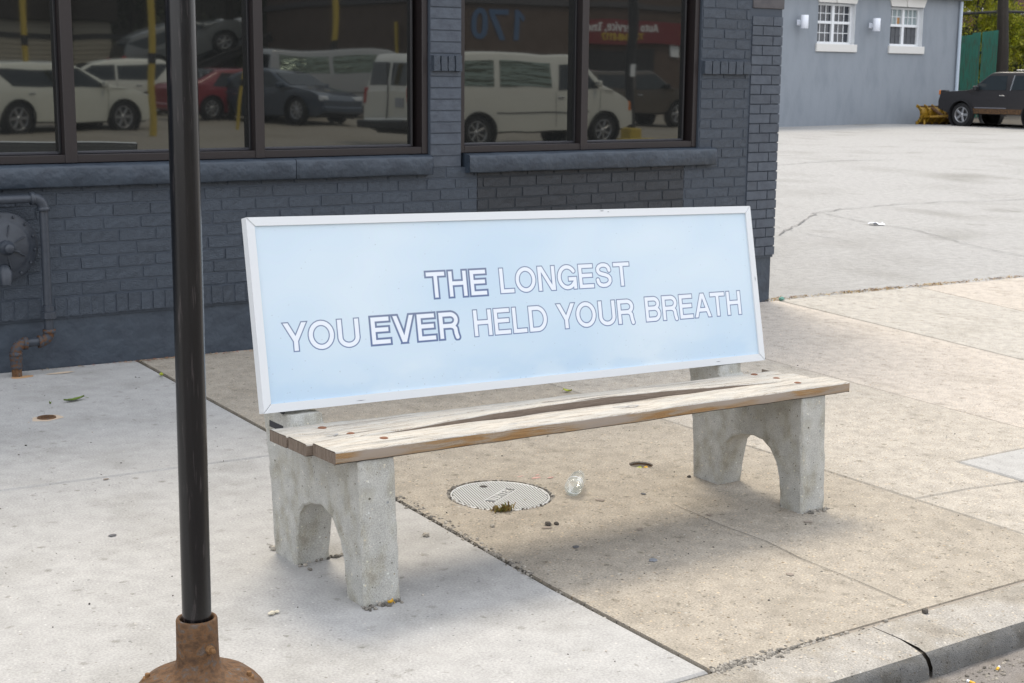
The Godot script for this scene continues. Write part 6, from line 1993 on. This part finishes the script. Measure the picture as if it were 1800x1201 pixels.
	for k in 620:
		var x := 7.72 + pow(rng.randf(), 0.9) * 3.6
		var z := -0.035 + rng.randfn() * 0.022
		if rng.randf() < 0.45: x = [8.55, 8.9, 9.6, 7.78][rng.randi() % 4] + rng.randfn() * 0.16
		lw.append(Transform3D(Basis.from_euler(Vector3(rng.randfn() * 0.4, rng.randf() * 6, rng.randfn() * 0.4)).scaled(Vector3.ONE * (0.012 + rng.randf() * 0.028)), Vector3(x, gy(x, 0) + 0.004, z)))
		ltint.append([Color(0.36, 0.20, 0.06), Color(0.45, 0.30, 0.10), Color(0.16, 0.08, 0.035), Color(0.05, 0.04, 0.03), Color(0.42, 0.34, 0.18)][rng.randi() % 5])
	for k in 260:
		var x := 2.3 + rng.randf() * 1.6
		if rng.randf() < 0.6: x = 3.0 + rng.randfn() * 0.16
		lw.append(Transform3D(Basis.from_euler(Vector3(rng.randfn() * 0.4, rng.randf() * 6, rng.randfn() * 0.4)).scaled(Vector3.ONE * (0.006 + rng.randf() * 0.014)), Vector3(x, gy(x, 0.02) + 0.003, 0.022 + absf(rng.randfn()) * 0.014)))
		ltint.append([Color(0.36, 0.17, 0.06), Color(0.30, 0.22, 0.10), Color(0.13, 0.08, 0.04), Color(0.25, 0.06, 0.04)][rng.randi() % 4])
	var lm := leaf_mat("litter_leaf", Color(1, 1, 1), Color(0.2, 0.15, 0.05))
	var litter := copies("leaf_litter", leaf_mesh(), lm, lw, self, ltint)
	tag(litter, "dry leaf litter along the lot's edge and the wall", "leaf litter")
	# lot cracks
	var lots := [[[11.0, -3.2, 12.2, -4.0, 13.02, -4.52, 14.0, -4.72, 14.78, -4.89, 16.09, -5.03, 17.47, -4.86, 20.0, -5.0], 0.022], [[13.02, -4.52, 12.81, -3.8, 12.73, -2.93, 12.21, -1.79, 11.96, -0.95, 11.7, -0.1], 0.015], [[16.2, -9.7, 17.88, -9.91, 20.19, -10.34, 21.19, -10.28], 0.03], [[11.6, -3.9, 11.48, -3.66, 11.30, -3.0, 11.23, -2.41], 0.010]]
	var lc := begin()
	for L in lots:
		var pts: Array = L[0]
		for k in range(0, pts.size() - 2, 2):
			var a := Vector2(pts[k], pts[k + 1]); var b := Vector2(pts[k + 2], pts[k + 3])
			var n := int(a.distance_to(b) / 0.15) + 1
			var prev := a
			for i in n:
				var q := a.lerp(b, float(i + 1) / n) + Vector2(rng.randfn(), rng.randfn()) * (0.02 if i < n - 1 else 0.0)
				var d := (q - prev).normalized()
				var s: Vector2 = Vector2(-d.y, d.x) * L[1] * (0.3 + rng.randf() * 0.7) * 0.5
				var y0 := lot_top(prev.x, prev.y) + 0.010; var y1 := lot_top(q.x, q.y) + 0.010
				quad(lc, Vector3(prev.x - s.x, y0, prev.y - s.y), Vector3(prev.x + s.x, y0, prev.y + s.y), Vector3(q.x + s.x, y1, q.y + s.y), Vector3(q.x - s.x, y1, q.y - s.y))
				prev = q
	mat("lot_crack", lin(0.16, 0.155, 0.15), 1.0)
	obj("lot_crack", done(lc), M.lot_crack).set_meta("kind", "structure")
	# cigarette ends in the gutter
	for q in [[3.50, 4.99, 0.4, "cigarette end lying in the gutter nearest the kerb"], [3.36, 5.02, 1.6, "cigarette end in the gutter at the bottom edge"]]:
		var cg := thing("cigarette_end", q[3], "cigarette end", Vector3(q[0], gy(q[0], 4.8) - 0.076, q[1]), q[2])
		obj("filter", tubem([Vector3(0, 0, 0), Vector3(0.018, 0, 0)], 0.004, 10), M.leaf_gold, cg)
		obj("paper", tubem([Vector3(0.018, 0, 0), Vector3(0.027, 0, 0)], 0.0038, 10), M.white_metal, cg)
	var gg := thing("glass_shard", "small green glass lump at the foot of the building's corner", "glass shard", on_walk(7.72, 0.02, 0.012))
	obj("shard", pebble_mesh(9), mat("green_glass", lin(0.10, 0.25, 0.20), 0.1), gg).scale = Vector3.ONE * 0.022
